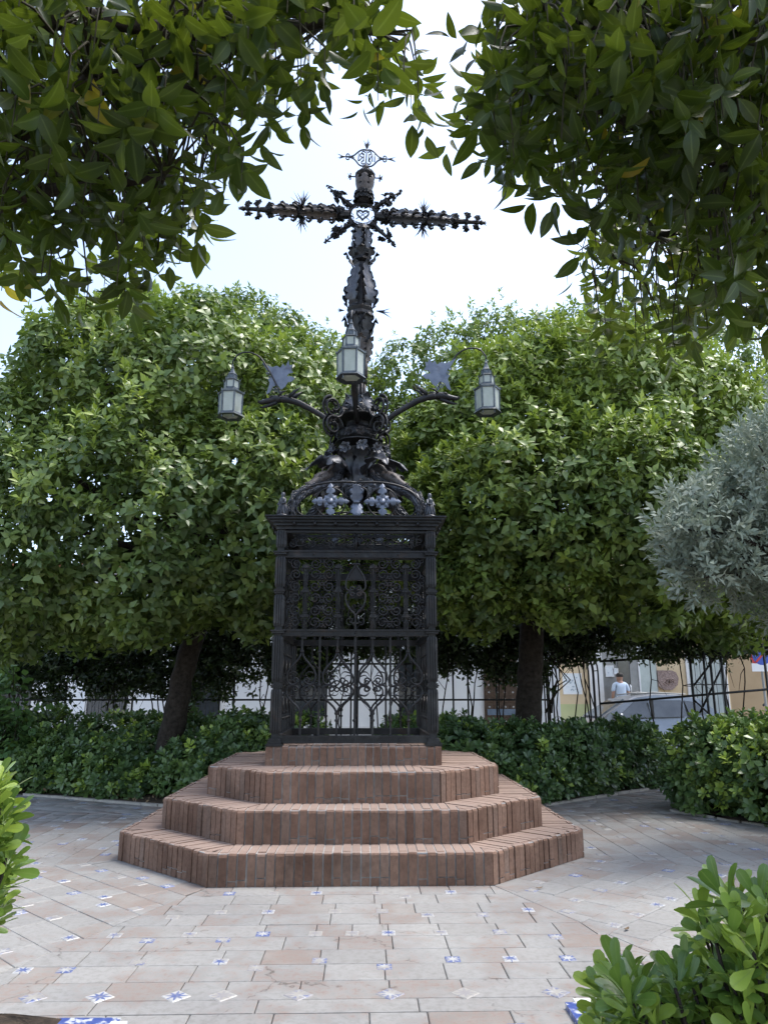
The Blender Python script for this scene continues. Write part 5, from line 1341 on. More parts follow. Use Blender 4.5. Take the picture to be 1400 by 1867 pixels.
PRt = [(905, -60), (1460, -60), (1460, 590), (1395, 605), (1350, 570), (1310, 560), (1290, 655), (1210, 650), (1150, 660), (1075, 620), (1030, 545), (1005, 495), (1035, 440), (1045, 335), (975, 365), (905, 325), (865, 280), (820, 250), (812, 190), (845, 160), (835, 120), (868, 100), (870, 40)]
tl_ = (-3.3, 0.9, 0.0)
ll_ = [limb_to((-3.1, 1.1, 2.6), atr(-60, 300, 2.6), .1) + [atr(70, 225, 2.5), atr(165, 145, 2.5), atr(260, 130, 2.55), atr(360, 170, 2.6)],
       limb_to((-3.1, 1.1, 2.6), atr(-40, 60, 2.6), .2) + [atr(150, 30, 2.6), atr(330, 60, 2.6), atr(470, 60, 2.65), atr(600, 40, 2.7), atr(690, 60, 2.7)],
       limb_to((-3.1, 1.1, 2.6), atr(-60, 400, 2.5), .05) + [atr(60, 350, 2.45), atr(180, 340, 2.4), atr(300, 320, 2.4)],
       limb_to((-3.1, 1.1, 2.9), (-2.4, -.6, 3.8), .3), limb_to((-3.1, 1.1, 2.9), (-1.2, .6, 4.3), .3)]
overhang('orange tree boughs with dark backlit leaves reaching beside the title board of the cross', tl_, ([tl_, (-3.3, .95, 1.2), (-3.2, 1.0, 2.2), (-3.1, 1.1, 2.9)], [.2, .16, .14, .12]), ll_, PL, 310, (2.05, 3.1),
         [(np.array([-2.4, .7, 3.9]), np.array([2.1, 2.2, 1.3]), 0, 2.0), (np.array([-.6, .3, 4.4]), np.array([1.4, 1.3, .8]), 0, 2.0), (np.array([-1.5, 1.2, 4.9]), np.array([1.9, 1.6, .7]), 0, 2.0)], 1200)
tr_ = (3.4, 1.6, 0.0)
lr_ = [limb_to((3.2, 1.7, 2.6), atr(1460, 330, 2.8), .1) + [atr(1330, 300, 2.8), atr(1220, 260, 2.8), atr(1100, 200, 2.8), atr(960, 150, 2.8)],
       limb_to((3.2, 1.7, 2.6), atr(1450, 60, 2.7), .2) + [atr(1300, 40, 2.7), atr(1150, 60, 2.7), atr(1000, 40, 2.7)],
       limb_to((3.2, 1.7, 2.6), atr(1460, 420, 3.2), .05) + [atr(1300, 400, 3.3), atr(1200, 430, 3.4), atr(1120, 470, 3.4)],
       limb_to((3.2, 1.7, 2.9), (2.4, -.2, 3.8), .3), limb_to((3.2, 1.7, 2.9), (1.3, .9, 4.3), .3)]
overhang('orange tree boughs drooping dark and dense above the silver shrub', tr_, ([tr_, (3.4, 1.6, 1.2), (3.3, 1.65, 2.2), (3.2, 1.7, 2.9)], [.2, .16, .14, .12]), lr_, PRt, 500, (2.1, 3.3),
         [(np.array([2.7, 1.4, 4.0]), np.array([2.0, 2.2, 1.3]), 0, 2.0), (np.array([1.0, .5, 4.5]), np.array([1.3, 1.3, .8]), 0, 2.0), (np.array([1.9, 1.5, 5.0]), np.array([1.9, 1.6, .7]), 0, 2.0)], 1200, extra=lambda a, c: c > 400 and a < 1300)

# --- big rosette shrubs at both sides of the camera
NP = [shoot_proto(leaf_proto(.098, .050, 5, .18, .14, 'obov', .004), 10, .055, .35, 1.5, rv_, (.75, 1.1), .18) for _ in range(5)]
def near_shrub(label, poly, cnt, rr, base, lobes, n_out, shrink=14):
    o = empty('rosette_shrub', base); tag(o, label, 'shrub'); org = Vector(base); r = rv_; pts = []
    poly = np.array(poly, float); x0, y0 = poly.min(0); x1, y1 = poly.max(0)
    while len(pts) < cnt:
        px, py = r.uniform(x0, x1, 200), r.uniform(y0, y1, 200); ok = np.ones(200, bool)
        for dx, dy in ((0, 0), (shrink, 0), (-shrink, 0), (0, -shrink * 1.6)): ok &= inpoly(px + dx, py + dy, [tuple(p) for p in poly])
        pts += [atr(a, c, r.uniform(*rr)) for a, c in zip(px[ok], py[ok])]
    P = np.array([tuple(p) for p in pts[:cnt]]); P = P[P[:, 2] > .06]; nP = len(P)
    if n_out:
        Q, _ = scatter(lobes, n_out, r, .1, .2, .1, 2.0); x, y, dp = project(Q); Q = Q[~((x > -70) & (x < 1470) & (y > 0) & (y < 1940) & (dp > 0))]; P = np.concatenate([P, Q])
    ax = unit(np.array([-.12 * np.sign(base[0]), -.15, .85]) + r.normal(0, .33, P.shape))
    foliage_obj('foliage', o, NP, P, ax, r.uniform(.58, .95, len(P)), np.clip(.57 + r.normal(0, .28, len(P)), 0, 1), M['leaf_pittn'], r, base, smooth=True)
    b = MB()
    for p in P[:nP]:
        p = Vector(p); q = Vector((p.x + random.uniform(-.12, .12), p.y + random.uniform(-.1, .1), .02)).lerp(Vector((base[0], base[1], .02)), .3)
        b.tube([p - org + Vector((0, 0, .04)), p.lerp(q, .3) + Vector((random.uniform(-.03, .03), 0, 0)) - org, p.lerp(q, .65) - org, q - org], [.004, .006, .008, .011], 5)
    b.obj('stems', M['bark'], o, True); return o
near_shrub('glossy rosette-leaved shrub overhanging the blue tile kerb', [(1085, 1920), (1100, 1805), (1140, 1780), (1190, 1815), (1230, 1810), (1250, 1770), (1262, 1690), (1285, 1660), (1312, 1690), (1350, 1640), (1400, 1610), (1500, 1600), (1520, 1920)], 150, (1.95, 2.5), (1.55, 2.1, 0),
           [(np.array([2.0, 1.7, .5]), np.array([.9, 1.2, .55]), 0, 3.0)], 320)
near_shrub('glossy rosette-leaved shrub on the side of the leaning tree, cut by the edge', [(-150, 1425), (-10, 1425), (10, 1440), (24, 1490), (10, 1540), (28, 1600), (22, 1660), (2, 1710), (-150, 1720)], 120, (2.3, 2.8), (-1.6, 2.2, 0),
           [(np.array([-1.9, 1.7, .5]), np.array([.8, 1.2, .6]), 0, 3.0)], 300)
# a few dry leaves on the paving
DL = MB().sheet([[(x * .05, y * .018 * (1 - x * x) ** .5 if abs(x) < 1 else 0, .004 + .012 * x * x + .006 * abs(y)) for y in (-1, 0, 1)] for x in (-1, -.6, -.2, .2, .6, 1)], .0012).mesh('dry_leaf', M['leaf_dry'], True)
for px, py in ((112, 1523), (1142, 1695), (250, 1560), (983, 1620), (60, 1600), (1100, 1509)):
    p = atz(px, py, .006); o = link('dry_leaf', DL, None, p, (0, 0, random.uniform(0, 6)), (.6, .6, .6)); tag(o, 'small curled dry leaf lying on the pale paving', 'leaf', 'dry leaves scattered on the paving')

# ================================================================== TRELLIS AND CLIMBERS
YT2 = 14.9
TI = M['trellis_iron']
def rail(b, p, q, r=.016): b.tube([p, q], r, 6)
def pxm(px, y): return aty(px, 1264, y).x
tz1, tz2 = aty(300, 1276, YT2).z, aty(300, 1210, YT2).z
tr = empty('iron_trellis', (0, YT2, 0)); tag(tr, 'black iron trellis of posts and two rails in front of the white wall', 'trellis')
x0, x1 = pxm(-40, YT2), pxm(1000, YT2)
for z in (tz1, tz2): MB().tube([(x0, 0, z), (x1, 0, z)], .02, 6).obj('rail', TI, tr, True)
PO = MB().tube([(0, 0, -.03), (0, 0, 2.75)], .019, 6).mesh('post', TI, True)
for px in (-20, 108, 121, 230, 243, 318, 401, 427, 520, 533, 640, 652, 740, 753, 826, 853, 905, 997): link('post', PO, tr, (pxm(px, YT2), 0, 0))
MB().tube([(x0, 0, 2.72), (x1, 0, 2.72)], .016, 6).obj('rail', TI, tr, True)
ar = empty('iron_arch', (pxm(1046, YT2 + .2), YT2 + .2, 0)); tag(ar, 'round-headed black iron garden arch wrapped by bare climbing stems', 'arch')
hw = (pxm(1092, YT2 + .2) - pxm(1000, YT2 + .2)) / 2; ztop = aty(1046, 1176, YT2 + .2).z
for d in (0, .35):
    for s in (0, .09):
        R_ = hw - s; MB().tube([(-R_, d, -.03), (-R_, d, ztop - hw)] + [(-R_ * math.cos(t), d, ztop - hw + (R_) * math.sin(t)) for t in [math.pi * k / 16 for k in range(1, 16)]] + [(R_, d, ztop - hw), (R_, d, -.03)], .016, 6).obj('hoop', TI, ar, True)
for k in range(9):
    t = math.pi * k / 8; MB().tube([(-hw * math.cos(t), 0, ztop - hw + hw * math.sin(t)), (-hw * math.cos(t), .35, ztop - hw + hw * math.sin(t))], .010, 5).obj('cross_tie', TI, ar, True)
t2 = empty('iron_trellis', (pxm(1096, YT2), YT2, 0)); tag(t2, 'black iron trellis with diagonal struts in front of the parked car', 'trellis'); og = Vector((pxm(1096, YT2), YT2, 0))
for py0, py1 in ((1283, 1257), (1206, 1186), (1168, 1140)):
    MB().tube([aty(1092, py0, YT2) - og, aty(1260, (py0 * .45 + py1 * .55), 14.2) - og, aty(1420, py1 - 2, 13.4) - og], .024, 6).obj('rail', TI, t2, True)
def pst(pa, pb, ya, yb): MB().tube([aty(*pa, ya) - og, aty(*pb, yb) - og], .020, 6).obj('post', TI, t2, True)
for px, y in ((1263, 14.2), (1320, 13.9), (1288, 14.0), (1300, 14.0), (1400, 13.5)):
    p = Vector((pxm(px, y), y, -.03)); MB().tube([p - og, p + Vector((0, 0, 2.7)) - og], .022, 6).obj('post', TI, t2, True)
for a_, b_ in (((1264, 1250), (1310, 1190)), ((1275, 1300), (1316, 1215)), ((1263, 1275), (1290, 1300))): pst(a_, b_, 14.1, 14.0)
# climbers: one per bay, stems with a dark tangled head of small leaves
VP = [shoot_proto(diamond(.062, .034, .3, .2), 6, .09, .7, 1.7, rv_) for _ in range(4)]
def climber(label, x0, x1, y0, zlo, zhi, n, stems, dens_lo=0.35):
    org = ((x0 + x1) / 2, y0, 0.0); o = empty('climbing_rose', org); tag(o, label, 'climber', None)
    k = n; X = rv_.uniform(x0, x1, k); f = rv_.beta(1.6, 1.3, k); Z = zlo + (zhi - zlo) * f; Y = y0 + rv_.normal(0, .22, k)
    P = np.stack([X, Y, Z], 1); hn = hash_noise(P, 1.7, 8) - .9 * np.clip((zlo + .35 - Z) / .35, 0, 1); P = P[hn > -.32]
    foliage_obj('foliage', o, VP, P, unit(rv_.normal(0, 1, P.shape) + np.array([0, -.4, .1])), rv_.uniform(1.3, 2.2, len(P)), np.clip(rv_.normal(.4, .25, len(P)), 0, 1), M['leaf_vine'], rv_, org)
    b = MB()
    for s in range(stems):
        x = random.uniform(x0, x1); p = [Vector((x + random.uniform(-.05, .05) - org[0], random.uniform(-.06, .06), .0))]
        while p[-1].z < zhi - .3: p.append(p[-1] + Vector((random.uniform(-.10, .10), random.uniform(-.05, .05), random.uniform(.25, .5))))
        m = len(p); b.tube(p, [.018 - .011 * i / (m - 1) for i in range(m)], 5)
        for q in range(4):  # trailing twigs
            a = p[random.randrange(m // 2, m)]; e = a + Vector((random.uniform(-.7, .7), random.uniform(-.1, .1), random.uniform(-.55, .3))); b.tube([a, a.lerp(e, .5) + Vector((0, 0, .12)), e], [.009, .007, .003], 4)
    b.obj('stems', M['bark'], o, True)
cx_ = [pxm(p, YT2) for p in (-40, 130, 260, 420, 600, 760, 880, 1000, 1095, 1260, 1430)]
zlows = [1.20, 1.32, 1.22, 1.50, 2.0, 1.75, 1.50, 2.05, 2.0, 1.95]
lab = ['dark tangled climber on the trellis nearest the broad-leaved weed', 'dark tangled climber on the trellis bay before the grilled window', 'dense dark climber on the trellis beside the leaning trunk', 'thin climber on the trellis bay between leaning trunk and cage', 'dark climber on the trellis seen through the cage', 'airy climber on the trellis just past the cage', 'tangled climber on the trellis before the studded door', 'bare looping climber covering the iron arch', 'dark climber roofing the trellis above the parked car', 'dark climber on the trellis above the scooter']
for i in range(10):
    y = YT2 + .05 if i < 8 else 14.4 - .35 * (i - 8); climber(lab[i], cx_[i], cx_[i + 1], y, zlows[i], 3.35, 2000 if i < 4 or i > 6 else 1350, 3 if i != 7 else 7)
lb = MB(); c7 = aty(1025, 1240, 14.7)
for k in range(5):
    pts = [aty(1000 + random.uniform(-10, 15), 1300, 14.7), aty(1012 + random.uniform(-15, 25), 1262, 14.7), aty(1030 + random.uniform(-22, 12), 1240, 14.75), aty(1010 + random.uniform(-15, 10), 1205, 14.7), aty(1022 + random.uniform(-25, 15), 1180, 14.7)]
    lb.tube([p - Vector((c7.x, 14.7, 0)) for p in pts], [.018, .016, .014, .012, .008], 5)
o = empty('bare_climber', (c7.x, 14.7, 0)); tag(o, 'bare woody stems looping up the side of the iron arch', 'climber'); lb.obj('stems', M['bark'], o, True)

# ================================================================== STREET SIDE
M['white_wall'] = simple('white_wall', (0.76, 0.78, 0.80), (0.86, 0.87, 0.88), 0.9, .9, 0, 0.15, .01, 0.2, True)
M['ochre_wall'] = simple('ochre_wall', (0.60, 0.47, 0.30), (0.70, 0.57, 0.39), 0.9, .8, 0, 0.15, .01, 0.2, True)
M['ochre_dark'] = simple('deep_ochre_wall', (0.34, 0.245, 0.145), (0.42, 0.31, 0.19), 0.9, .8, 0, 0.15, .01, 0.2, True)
M['dado'] = simple('green_dado', (0.42, 0.46, 0.24), (0.54, 0.56, 0.32), 0.9, 1.2, 0, 0.15, .01, 0.2, True)
M['door_wood'] = simple('door_wood', (0.055, 0.034, 0.022), (0.12, 0.075, 0.048), 0.6, 6, 0, 0.3)
M['glass_dark'] = simple('window_glass', (0.03, 0.035, 0.04), (0.07, 0.08, 0.09), 0.06, 2, 0, 0, .01, 0.8)
M['glass_pale'] = simple('shop_glass', (0.30, 0.36, 0.36), (0.45, 0.52, 0.52), 0.08, 2, 0, 0, .01, 0.8)
M['white_paint'] = simple('white_paint', (0.70, 0.70, 0.70), (0.80, 0.80, 0.80), 0.5, 3)
M['grey_metal'] = simple('grey_metal', (0.24, 0.24, 0.23), (0.32, 0.32, 0.31), 0.45, 4)
M['brown_stone'] = simple('carved_stone', (0.20, 0.14, 0.12), (0.36, 0.27, 0.24), 0.8, 24, 0, 1.0, .03)
M['terracotta'] = simple('terracotta', (0.36, 0.12, 0.06), (0.50, 0.19, 0.10), 0.8, 8)
M['paper'] = simple('paper', (0.62, 0.68, 0.72), (0.80, 0.83, 0.84), 0.7, 30)
YW = 21.0
def X(px, y=YW): return aty(px, 1264, y).x
def Zp(py, y=YW): return aty(700, py, y).z
wb = empty('white_building', (X(400), YW, 0)); tag(wb, 'long white rendered building with grilled windows and a studded door', 'building'); ox = X(400)
xa, xb = -22.0, X(1020)
MB().box(((xa + xb) / 2 - ox, 3.0, 2.42), (xb - xa, 6.0, 4.96)).obj('wall', M['white_wall'], wb)
MB().box(((xa + xb) / 2 - ox, 2.9, 4.97), (xb - xa + .3, 6.4, .14)).obj('roof', M['terracotta'], wb)
MB().box(((xa + xb) / 2 - ox, -.015, .30), (xb - xa - .02, .03, .66)).obj('plinth', M['white_paint'], wb)
def window(parent, x, z0, z1, w_, ox_, grille=True, pane='glass_dark', nb=7):
    f = MB(); t = .07
    f.box((x - ox_, -.02, z1 + t / 2), (w_ + 2 * t, .06, t)).box((x - ox_, -.03, z0 - t / 2), (w_ + 2 * t + .1, .10, t))
    for s in (-1, 1): f.box((x - ox_ + s * (w_ / 2 + t / 2), -.02, (z0 + z1) / 2), (t, .06, z1 - z0))
    wf = f.obj('window', M['white_paint'], parent)
    MB().box((x - ox_, -.006, (z0 + z1) / 2), (w_, .010, z1 - z0)).obj('pane', M[pane], wf)
    if grille:
        for k in range(nb): MB().tube([(x - ox_ - w_ / 2 + w_ * k / (nb - 1), -.12, z0 - .05), (x - ox_ - w_ / 2 + w_ * k / (nb - 1), -.12, z1 + .05)], .009, 5).obj('grille_bar', TI, wf)
        for z in (z0, (z0 + z1) / 2, z1): MB().box((x - ox_, -.12, z), (w_ + .1, .012, .03)).obj('grille_rail', TI, wf)
    return wf
for px, w_, z0, z1 in ((30, .9, .4, 2.6), (198, 1.1, .9, 2.5), (378, .75, .9, 2.5), (560, 1.0, .9, 2.6), (760, 1.0, .9, 2.6)): window(wb, X(px), z0, z1, w_, ox)
for px in (100, 300, 560, 800): window(wb, X(px), 3.3, 4.5, 1.0, ox, False)
dr = MB().box((X(912) - ox, -.03, 1.32), (.92, .06, 2.70)).obj('door', M['door_wood'], wb)
STUD = MB().lathe([(.03, 0), (.026, -.012), (.012, -.02)], 6, 'y').mesh('stud', M['grey_metal'])
PANEL = MB().box((0, 0, 0), (.17, .02, .13)).mesh('door_panel', M['door_wood'])
for r_ in range(13):
    for c_ in range(4):
        link('door_panel', PANEL, dr, (X(912) - ox - .33 + .22 * c_, -.068, .16 + .195 * r_)); link('stud', STUD, dr, (X(912) - ox - .33 + .22 * c_, -.078, .16 + .195 * r_))
MB().box((X(912) - ox, -.085, 1.0), (.78, .03, .16)).obj('door_plate', simple('blue_grey_plate', (.10, .14, .20), (.16, .21, .28), .5), dr)

YY = 22.0
yb = empty('ochre_building', (X(1100, YY), YY, 0)); tag(yb, 'ochre building with green dado, glazed entrance and carved shield', 'building'); oy = X(1100, YY)
def px_box(nm, x0, x1, y0, y1, d, mat, par, off=0.0, y=YY, org=None):
    org = oy if org is None else org
    a, b_ = X(x0, y), X(x1, y); z1, z0 = Zp(y0, y), Zp(y1, y)
    return MB().box(((a + b_) / 2 - org, -d / 2 - off, (z0 + z1) / 2), (b_ - a, d, z1 - z0)).obj(nm, M[mat], par)
xe = X(1330, YY)
MB().box(((X(1019, YY) + xe) / 2 - oy, 3.0, 2.97), (xe - X(1019, YY), 6, 6.06)).obj('wall', M['ochre_wall'], yb)
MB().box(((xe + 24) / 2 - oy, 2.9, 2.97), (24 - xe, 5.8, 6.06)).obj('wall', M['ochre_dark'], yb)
px_box('dado', 1019.5, 1074, 1284, 1345, .03, 'dado', yb)
px_box('dado', 1246, 1328, 1300, 1345, .03, 'dado', yb)
px_box('pilaster', 1075, 1099, 1120, 1345, .10, 'white_paint', yb)
ent = px_box('entrance', 1099.5, 1199, 1150, 1345, .05, 'grey_metal', yb)
px_box('door_leaf', 1128, 1148, 1200, 1335, .03, 'glass_dark', ent, .052); px_box('door_leaf', 1149, 1164, 1200, 1335, .03, 'grey_metal', ent, .054)
px_box('shop_pane', 1167, 1197, 1160, 1275, .02, 'glass_pale', ent, .052); px_box('mullion', 1164.2, 1166.8, 1150, 1335, .06, 'white_paint', ent, .05)
h_ = MB(); hx = X(1147, YY) - oy; h_.tube([(hx, -.09, Zp(1263, YY)), (hx, -.15, Zp(1262, YY)), (hx, -.15, Zp(1250, YY)), (hx, -.09, Zp(1249, YY))], .02, 6); h_.obj('handle', M['white_paint'], ent, True)
MB().box(((X(1099, YY) + X(1199, YY)) / 2 - oy, -.45, .13), (X(1199, YY) - X(1099, YY), .88, .36)).obj('doorstep', M['kerb_stone'], yb)
window(yb, X(1290, YY), .75, 2.75, 1.05, oy, True, 'glass_pale', 8)
# notices and the carved shield are fixed to the wall
def notice(nm, label, x0, x1, y0, y1, off, marks):
    a, b_ = X(x0, YY), X(x1, YY); z1, z0 = Zp(y0, YY), Zp(y1, YY); o = empty(nm, ((a + b_) / 2, YY - off, z0)); tag(o, label, 'notice')
    w_ = b_ - a; h = z1 - z0
    MB().box((0, -.012, h / 2), (w_, .024, h)).obj('sheet', M['paper'], o)
    for s in (-1, 1): MB().box((s * (w_ / 2 + .015), -.015, h / 2), (.03, .03, h + .06)).obj('frame', M['white_paint'], o)
    for s in (-.015, h + .015): MB().box((0, -.015, s), (w_, .03, .03)).obj('frame', M['white_paint'], o)
    m = simple('faded_print', (.30, .38, .46), (.45, .52, .56), .8, 20); b = MB()
    for k in range(marks):
        x, z = random.uniform(-.36, .36) * w_, random.uniform(.15, .85) * h; b.box((x, -.026, z), (random.uniform(.03, .12) * w_ * 1.2, .002, random.uniform(.01, .08) * h))
    p = b.obj('print', m, o); p['kind'] = 'stuff'
notice('notice_board', 'large white framed notice on the ochre wall beside the arch', 1028, 1059, 1229, 1264, 0.0, 16)
notice('notice', 'small white notice on the grey entrance panel above the man', 1106, 1118, 1215, 1232, .055, 5)
notice('notice', 'tiny white slip beside the notice on the entrance panel', 1120.5, 1126, 1220, 1227, .055, 2)
sh = empty('carved_shield', (X(1218, YY), YY - .03, Zp(1258, YY))); tag(sh, 'brown carved stone shield on the wall beside the entrance', 'shield')
sw = (X(1237, YY) - X(1199, YY)) / 2; hh_ = Zp(1222, YY) - Zp(1258, YY)
pol = [(-sw, hh_), (-sw, hh_ * .2), (-sw * .5, 0), (sw * .3, 0), (sw * .85, hh_ * .25), (sw, hh_ * .6), (sw * .8, hh_ * .9), (sw * .4, hh_)]
MB().plate(pol, .05, Matrix(((1, 0, 0, 0), (0, 0, 1, -.03), (0, 1, 0, 0), (0, 0, 0, 1)))).obj('slab', M['brown_stone'], sh)
b = MB(); [b.tube([(p[0] * sw * .9, -.06, hh_ * .5 + p[1] * hh_ * .4) for p in spiral(random.uniform(-.4, .4), random.uniform(-.4, .4), .35, .05, 0, 7, 14)], .018, 5) for _ in range(6)]; b.obj('relief', M['brown_stone'], sh, True)

# parked silver car
M['car_paint'] = simple('silver_paint', (0.20, 0.215, 0.24), (0.25, 0.265, 0.29), 0.28, 2, 0.5); M['tyre'] = simple('tyre', (.015, .015, .015), (.03, .03, .03), .85); M['black_trim'] = simple('black_trim', (.015, .015, .017), (.03, .03, .032), .5)
YC = 18.9; cxo = X(1067, YC) - 1.0
car = empty('parked_car', (cxo, YC, -.06)); tag(car, 'silver hatchback parked on the street behind the trellis', 'car')
prof = [(0.02, .30), (0.0, .48), (.05, .66), (.30, .80), (1.05, .94), (1.35, 1.13), (1.75, 1.36), (2.05, 1.46), (2.5, 1.52), (3.1, 1.51), (3.55, 1.43), (3.95, 1.12), (4.12, .95), (4.2, .70), (4.17, .32), (3.6, .24), (.6, .24)]
def hwid(z): return .84 if z < .9 else .84 - (z - .9) * .36
n = len(prof); b = MB(); vs = []
for s in (-1, 1): vs += [(x, s * hwid(z), z) for x, z in prof]
for s in (-1, 1): vs += [(x + (.04 if x < 2 else -.04), s * hwid(z) * .82, z + (.035 if z > .5 else 0)) for x, z in prof]
fs = []
for i in range(n):
    j = (i + 1) % n; fs += [(i, j, 2 * n + j, 2 * n + i), (n + j, n + i, 3 * n + i, 3 * n + j), (2 * n + i, 2 * n + j, 3 * n + j, 3 * n + i)]
fs += [tuple(range(n))[::-1], tuple(range(n, 2 * n))]
b.add(vs, fs); me = b.mesh('body', M['car_paint']); bm = bmesh.new(); bm.from_mesh(me); bmesh.ops.triangulate(bm, faces=[f for f in bm.faces if len(f.verts) > 4]); bmesh.ops.recalc_face_normals(bm, faces=bm.faces); bm.to_mesh(me); bm.free(); link('body', me, car)
def pane_car(pts, nm='side_window'):
    for s in (-1, 1):
        q = [(x, s * (hwid(z) + .012), z) for x, z in pts]; q2 = [(p[0], p[1] - s * .02, p[2]) for p in q]; m = len(q)
        MB().add(q + q2, [tuple(range(m)), tuple(range(m, 2 * m))[::-1]] + [(i, (i + 1) % m, m + (i + 1) % m, m + i) for i in range(m)]).obj(nm, M['glass_dark'], car)
pane_car([(1.50, 1.00), (1.95, 1.36), (2.30, 1.40), (2.30, 1.00)]); pane_car([(2.38, 1.00), (2.38, 1.40), (3.10, 1.40), (3.18, 1.02)]); pane_car([(3.25, 1.03), (3.18, 1.39), (3.42, 1.36), (3.66, 1.08)])
ws = [(1.12, .64, 1.00), (1.12, -.64, 1.00), (1.78, -.52, 1.415), (1.78, .52, 1.415)]; MB().add([(p[0] - .03, p[1], p[2] + .02) for p in ws] + [(p[0], p[1], p[2] - .01) for p in ws], [(0, 1, 2, 3), (7, 6, 5, 4), (0, 4, 5, 1), (1, 5, 6, 2), (2, 6, 7, 3), (3, 7, 4, 0)]).obj('windscreen', M['glass_dark'], car)
ty = MB().lathe([(.20, -.10), (.30, -.10), (.32, -.06), (.32, .06), (.30, .10), (.20, .10)], 20, 'y').mesh('tyre', M['tyre'], 'auto'); rm = MB().lathe([(.03, -.10), (.20, -.085), (.205, .085), (.03, .10)], 12, 'y').mesh('rim', M['grey_metal'])
for x in (.80, 3.35):
    for s in (-1, 1):
        wv = empty('wheel', (x, s * .78, .32)); wv.parent = car; link('tyre', ty, wv); link('rim', rm, wv)
for s in (-1, 1):
    MB().tube([(1.52, s * .84, 1.0), (1.50, s * .97, 1.03), (1.56, s * 1.02, 1.04)], [.03, .075, .06], 8).obj('wing_mirror', M['car_paint'], car, True)
    MB().tube([(1.95, s * .50, 1.52), (2.5, s * .50, 1.58), (3.3, s * .50, 1.54)], .018, 6).obj('roof_rail', M['grey_metal'], car, True)
    MB().tube([(.10, s * .62, .70), (.25, s * .74, .76), (.45, s * .80, .80)], [.05, .07, .03], 8).obj('headlight', M['glass'], car, True)
    for x in (2.15, 3.0): MB().tube([(x, s * .86, .90), (x + .16, s * .86, .90)], .016, 6).obj('door_handle', M['car_paint'], car)
    MB().box((2.34, s * .805, 1.20), (.07, .03, .42)).obj('door_pillar', M['black_trim'], car)

# man in a pale blue shirt at the entrance, seen from behind
def skin_obj(nm, verts, edges, rad, mat, par):
    me = bpy.data.meshes.new(nm); me.from_pydata(verts, edges, []); me.materials.append(mat)
    o = link(nm, me, par); m = o.modifiers.new('skin', 'SKIN'); m.use_smooth_shade = True
    for i, r_ in enumerate(rad): me.skin_vertices[0].data[i].radius = r_ if hasattr(r_, '__len__') else (r_, r_)
    me.skin_vertices[0].data[0].use_root = True
    o.modifiers.new('sub', 'SUBSURF').levels = 1; o.modifiers['sub'].render_levels = 2; return o
def skin_obj_safe(*a): return skin_obj(*a)
px_, py_ = X(1131, 21.6), 21.6; zfl = .31
man = empty('person', (px_, py_, zfl)); tag(man, 'person in a pale blue shirt standing at the glazed entrance, back turned', 'person')
M['skin'] = simple('skin', (.36, .20, .14), (.46, .27, .19), .6); M['shirt'] = simple('shirt', (.50, .60, .74), (.60, .69, .80), .8, 8); M['trousers'] = simple('trousers', (.20, .19, .15), (.28, .26, .21), .85, 10); M['hair'] = simple('hair', (.012, .010, .008), (.03, .025, .02), .6, 30)
HT = 1.74
def build_man():
    V = [(0, 0, .93), (0, 0, 1.12), (0, .01, 1.32), (0, .01, 1.46), (0, -.01, 1.53), (0, -.01, 1.59), (0, 0, 1.67), (0, 0, 1.74)]
    E = [(i, i + 1) for i in range(7)]; Rd = [(.15, .11), (.14, .10), (.155, .105), (.10, .08), (.062, .062), (.085, .095), (.105, .12), (.085, .095)]
    for s in (-1, 1):
        b0 = len(V); V += [(s * .17, .01, 1.42), (s * .23, .02, 1.15), (s * .22, -.10, .95), (s * .21, -.14, .88)]; E += [(3, b0), (b0, b0 + 1), (b0 + 1, b0 + 2), (b0 + 2, b0 + 3)]; Rd += [.058, .044, .034, .036]
        for q in range(5): # fingers
            f0 = len(V); fx = s * .21 + (q - 2) * .017; V += [(fx, -.16, .84), (fx * 1.0, -.165, .80 + (.02 if q in (0, 4) else 0))]; E += [(b0 + 3, f0), (f0, f0 + 1)]; Rd += [.009, .007]
        b0 = len(V); V += [(s * .095, 0, .86), (s * .10, -.01, .48), (s * .10, .02, .09), (s * .105, -.12, .04)]; E += [(0, b0), (b0, b0 + 1), (b0 + 1, b0 + 2), (b0 + 2, b0 + 3)]; Rd += [.085, .058, .045, .035]
    return V, E, Rd
V, E, Rd = build_man(); V = [(x, -y, z) for x, y, z in V]
skin_obj('body', V, E, Rd, M['skin'], man)
skin_obj('shirt', [(0, 0, .90), (0, 0, 1.12), (0, -.01, 1.32), (0, -.01, 1.46), (-.18, -.01, 1.42), (.18, -.01, 1.42), (-.225, -.02, 1.22), (.225, -.02, 1.22)], [(0, 1), (1, 2), (2, 3), (3, 4), (3, 5), (4, 6), (5, 7)], [(.175, .13), (.165, .122), (.18, .125), (.12, .10), .068, .068, .056, .056], M['shirt'], man)
skin_obj('trousers', [(0, 0, .95), (-.095, 0, .84), (.095, 0, .84), (-.10, .01, .48), (.10, .01, .48), (-.10, -.02, .08), (.10, -.02, .08)], [(0, 1), (0, 2), (1, 3), (2, 4), (3, 5), (4, 6)], [(.165, .12), .10, .10, .075, .075, .062, .062], M['trousers'], man)
skin_obj('hair', [(0, -.025, 1.62), (0, -.02, 1.69), (0, -.005, 1.77)], [(0, 1), (1, 2)], [(.10, .10), (.118, .125), (.09, .10)], M['hair'], man)

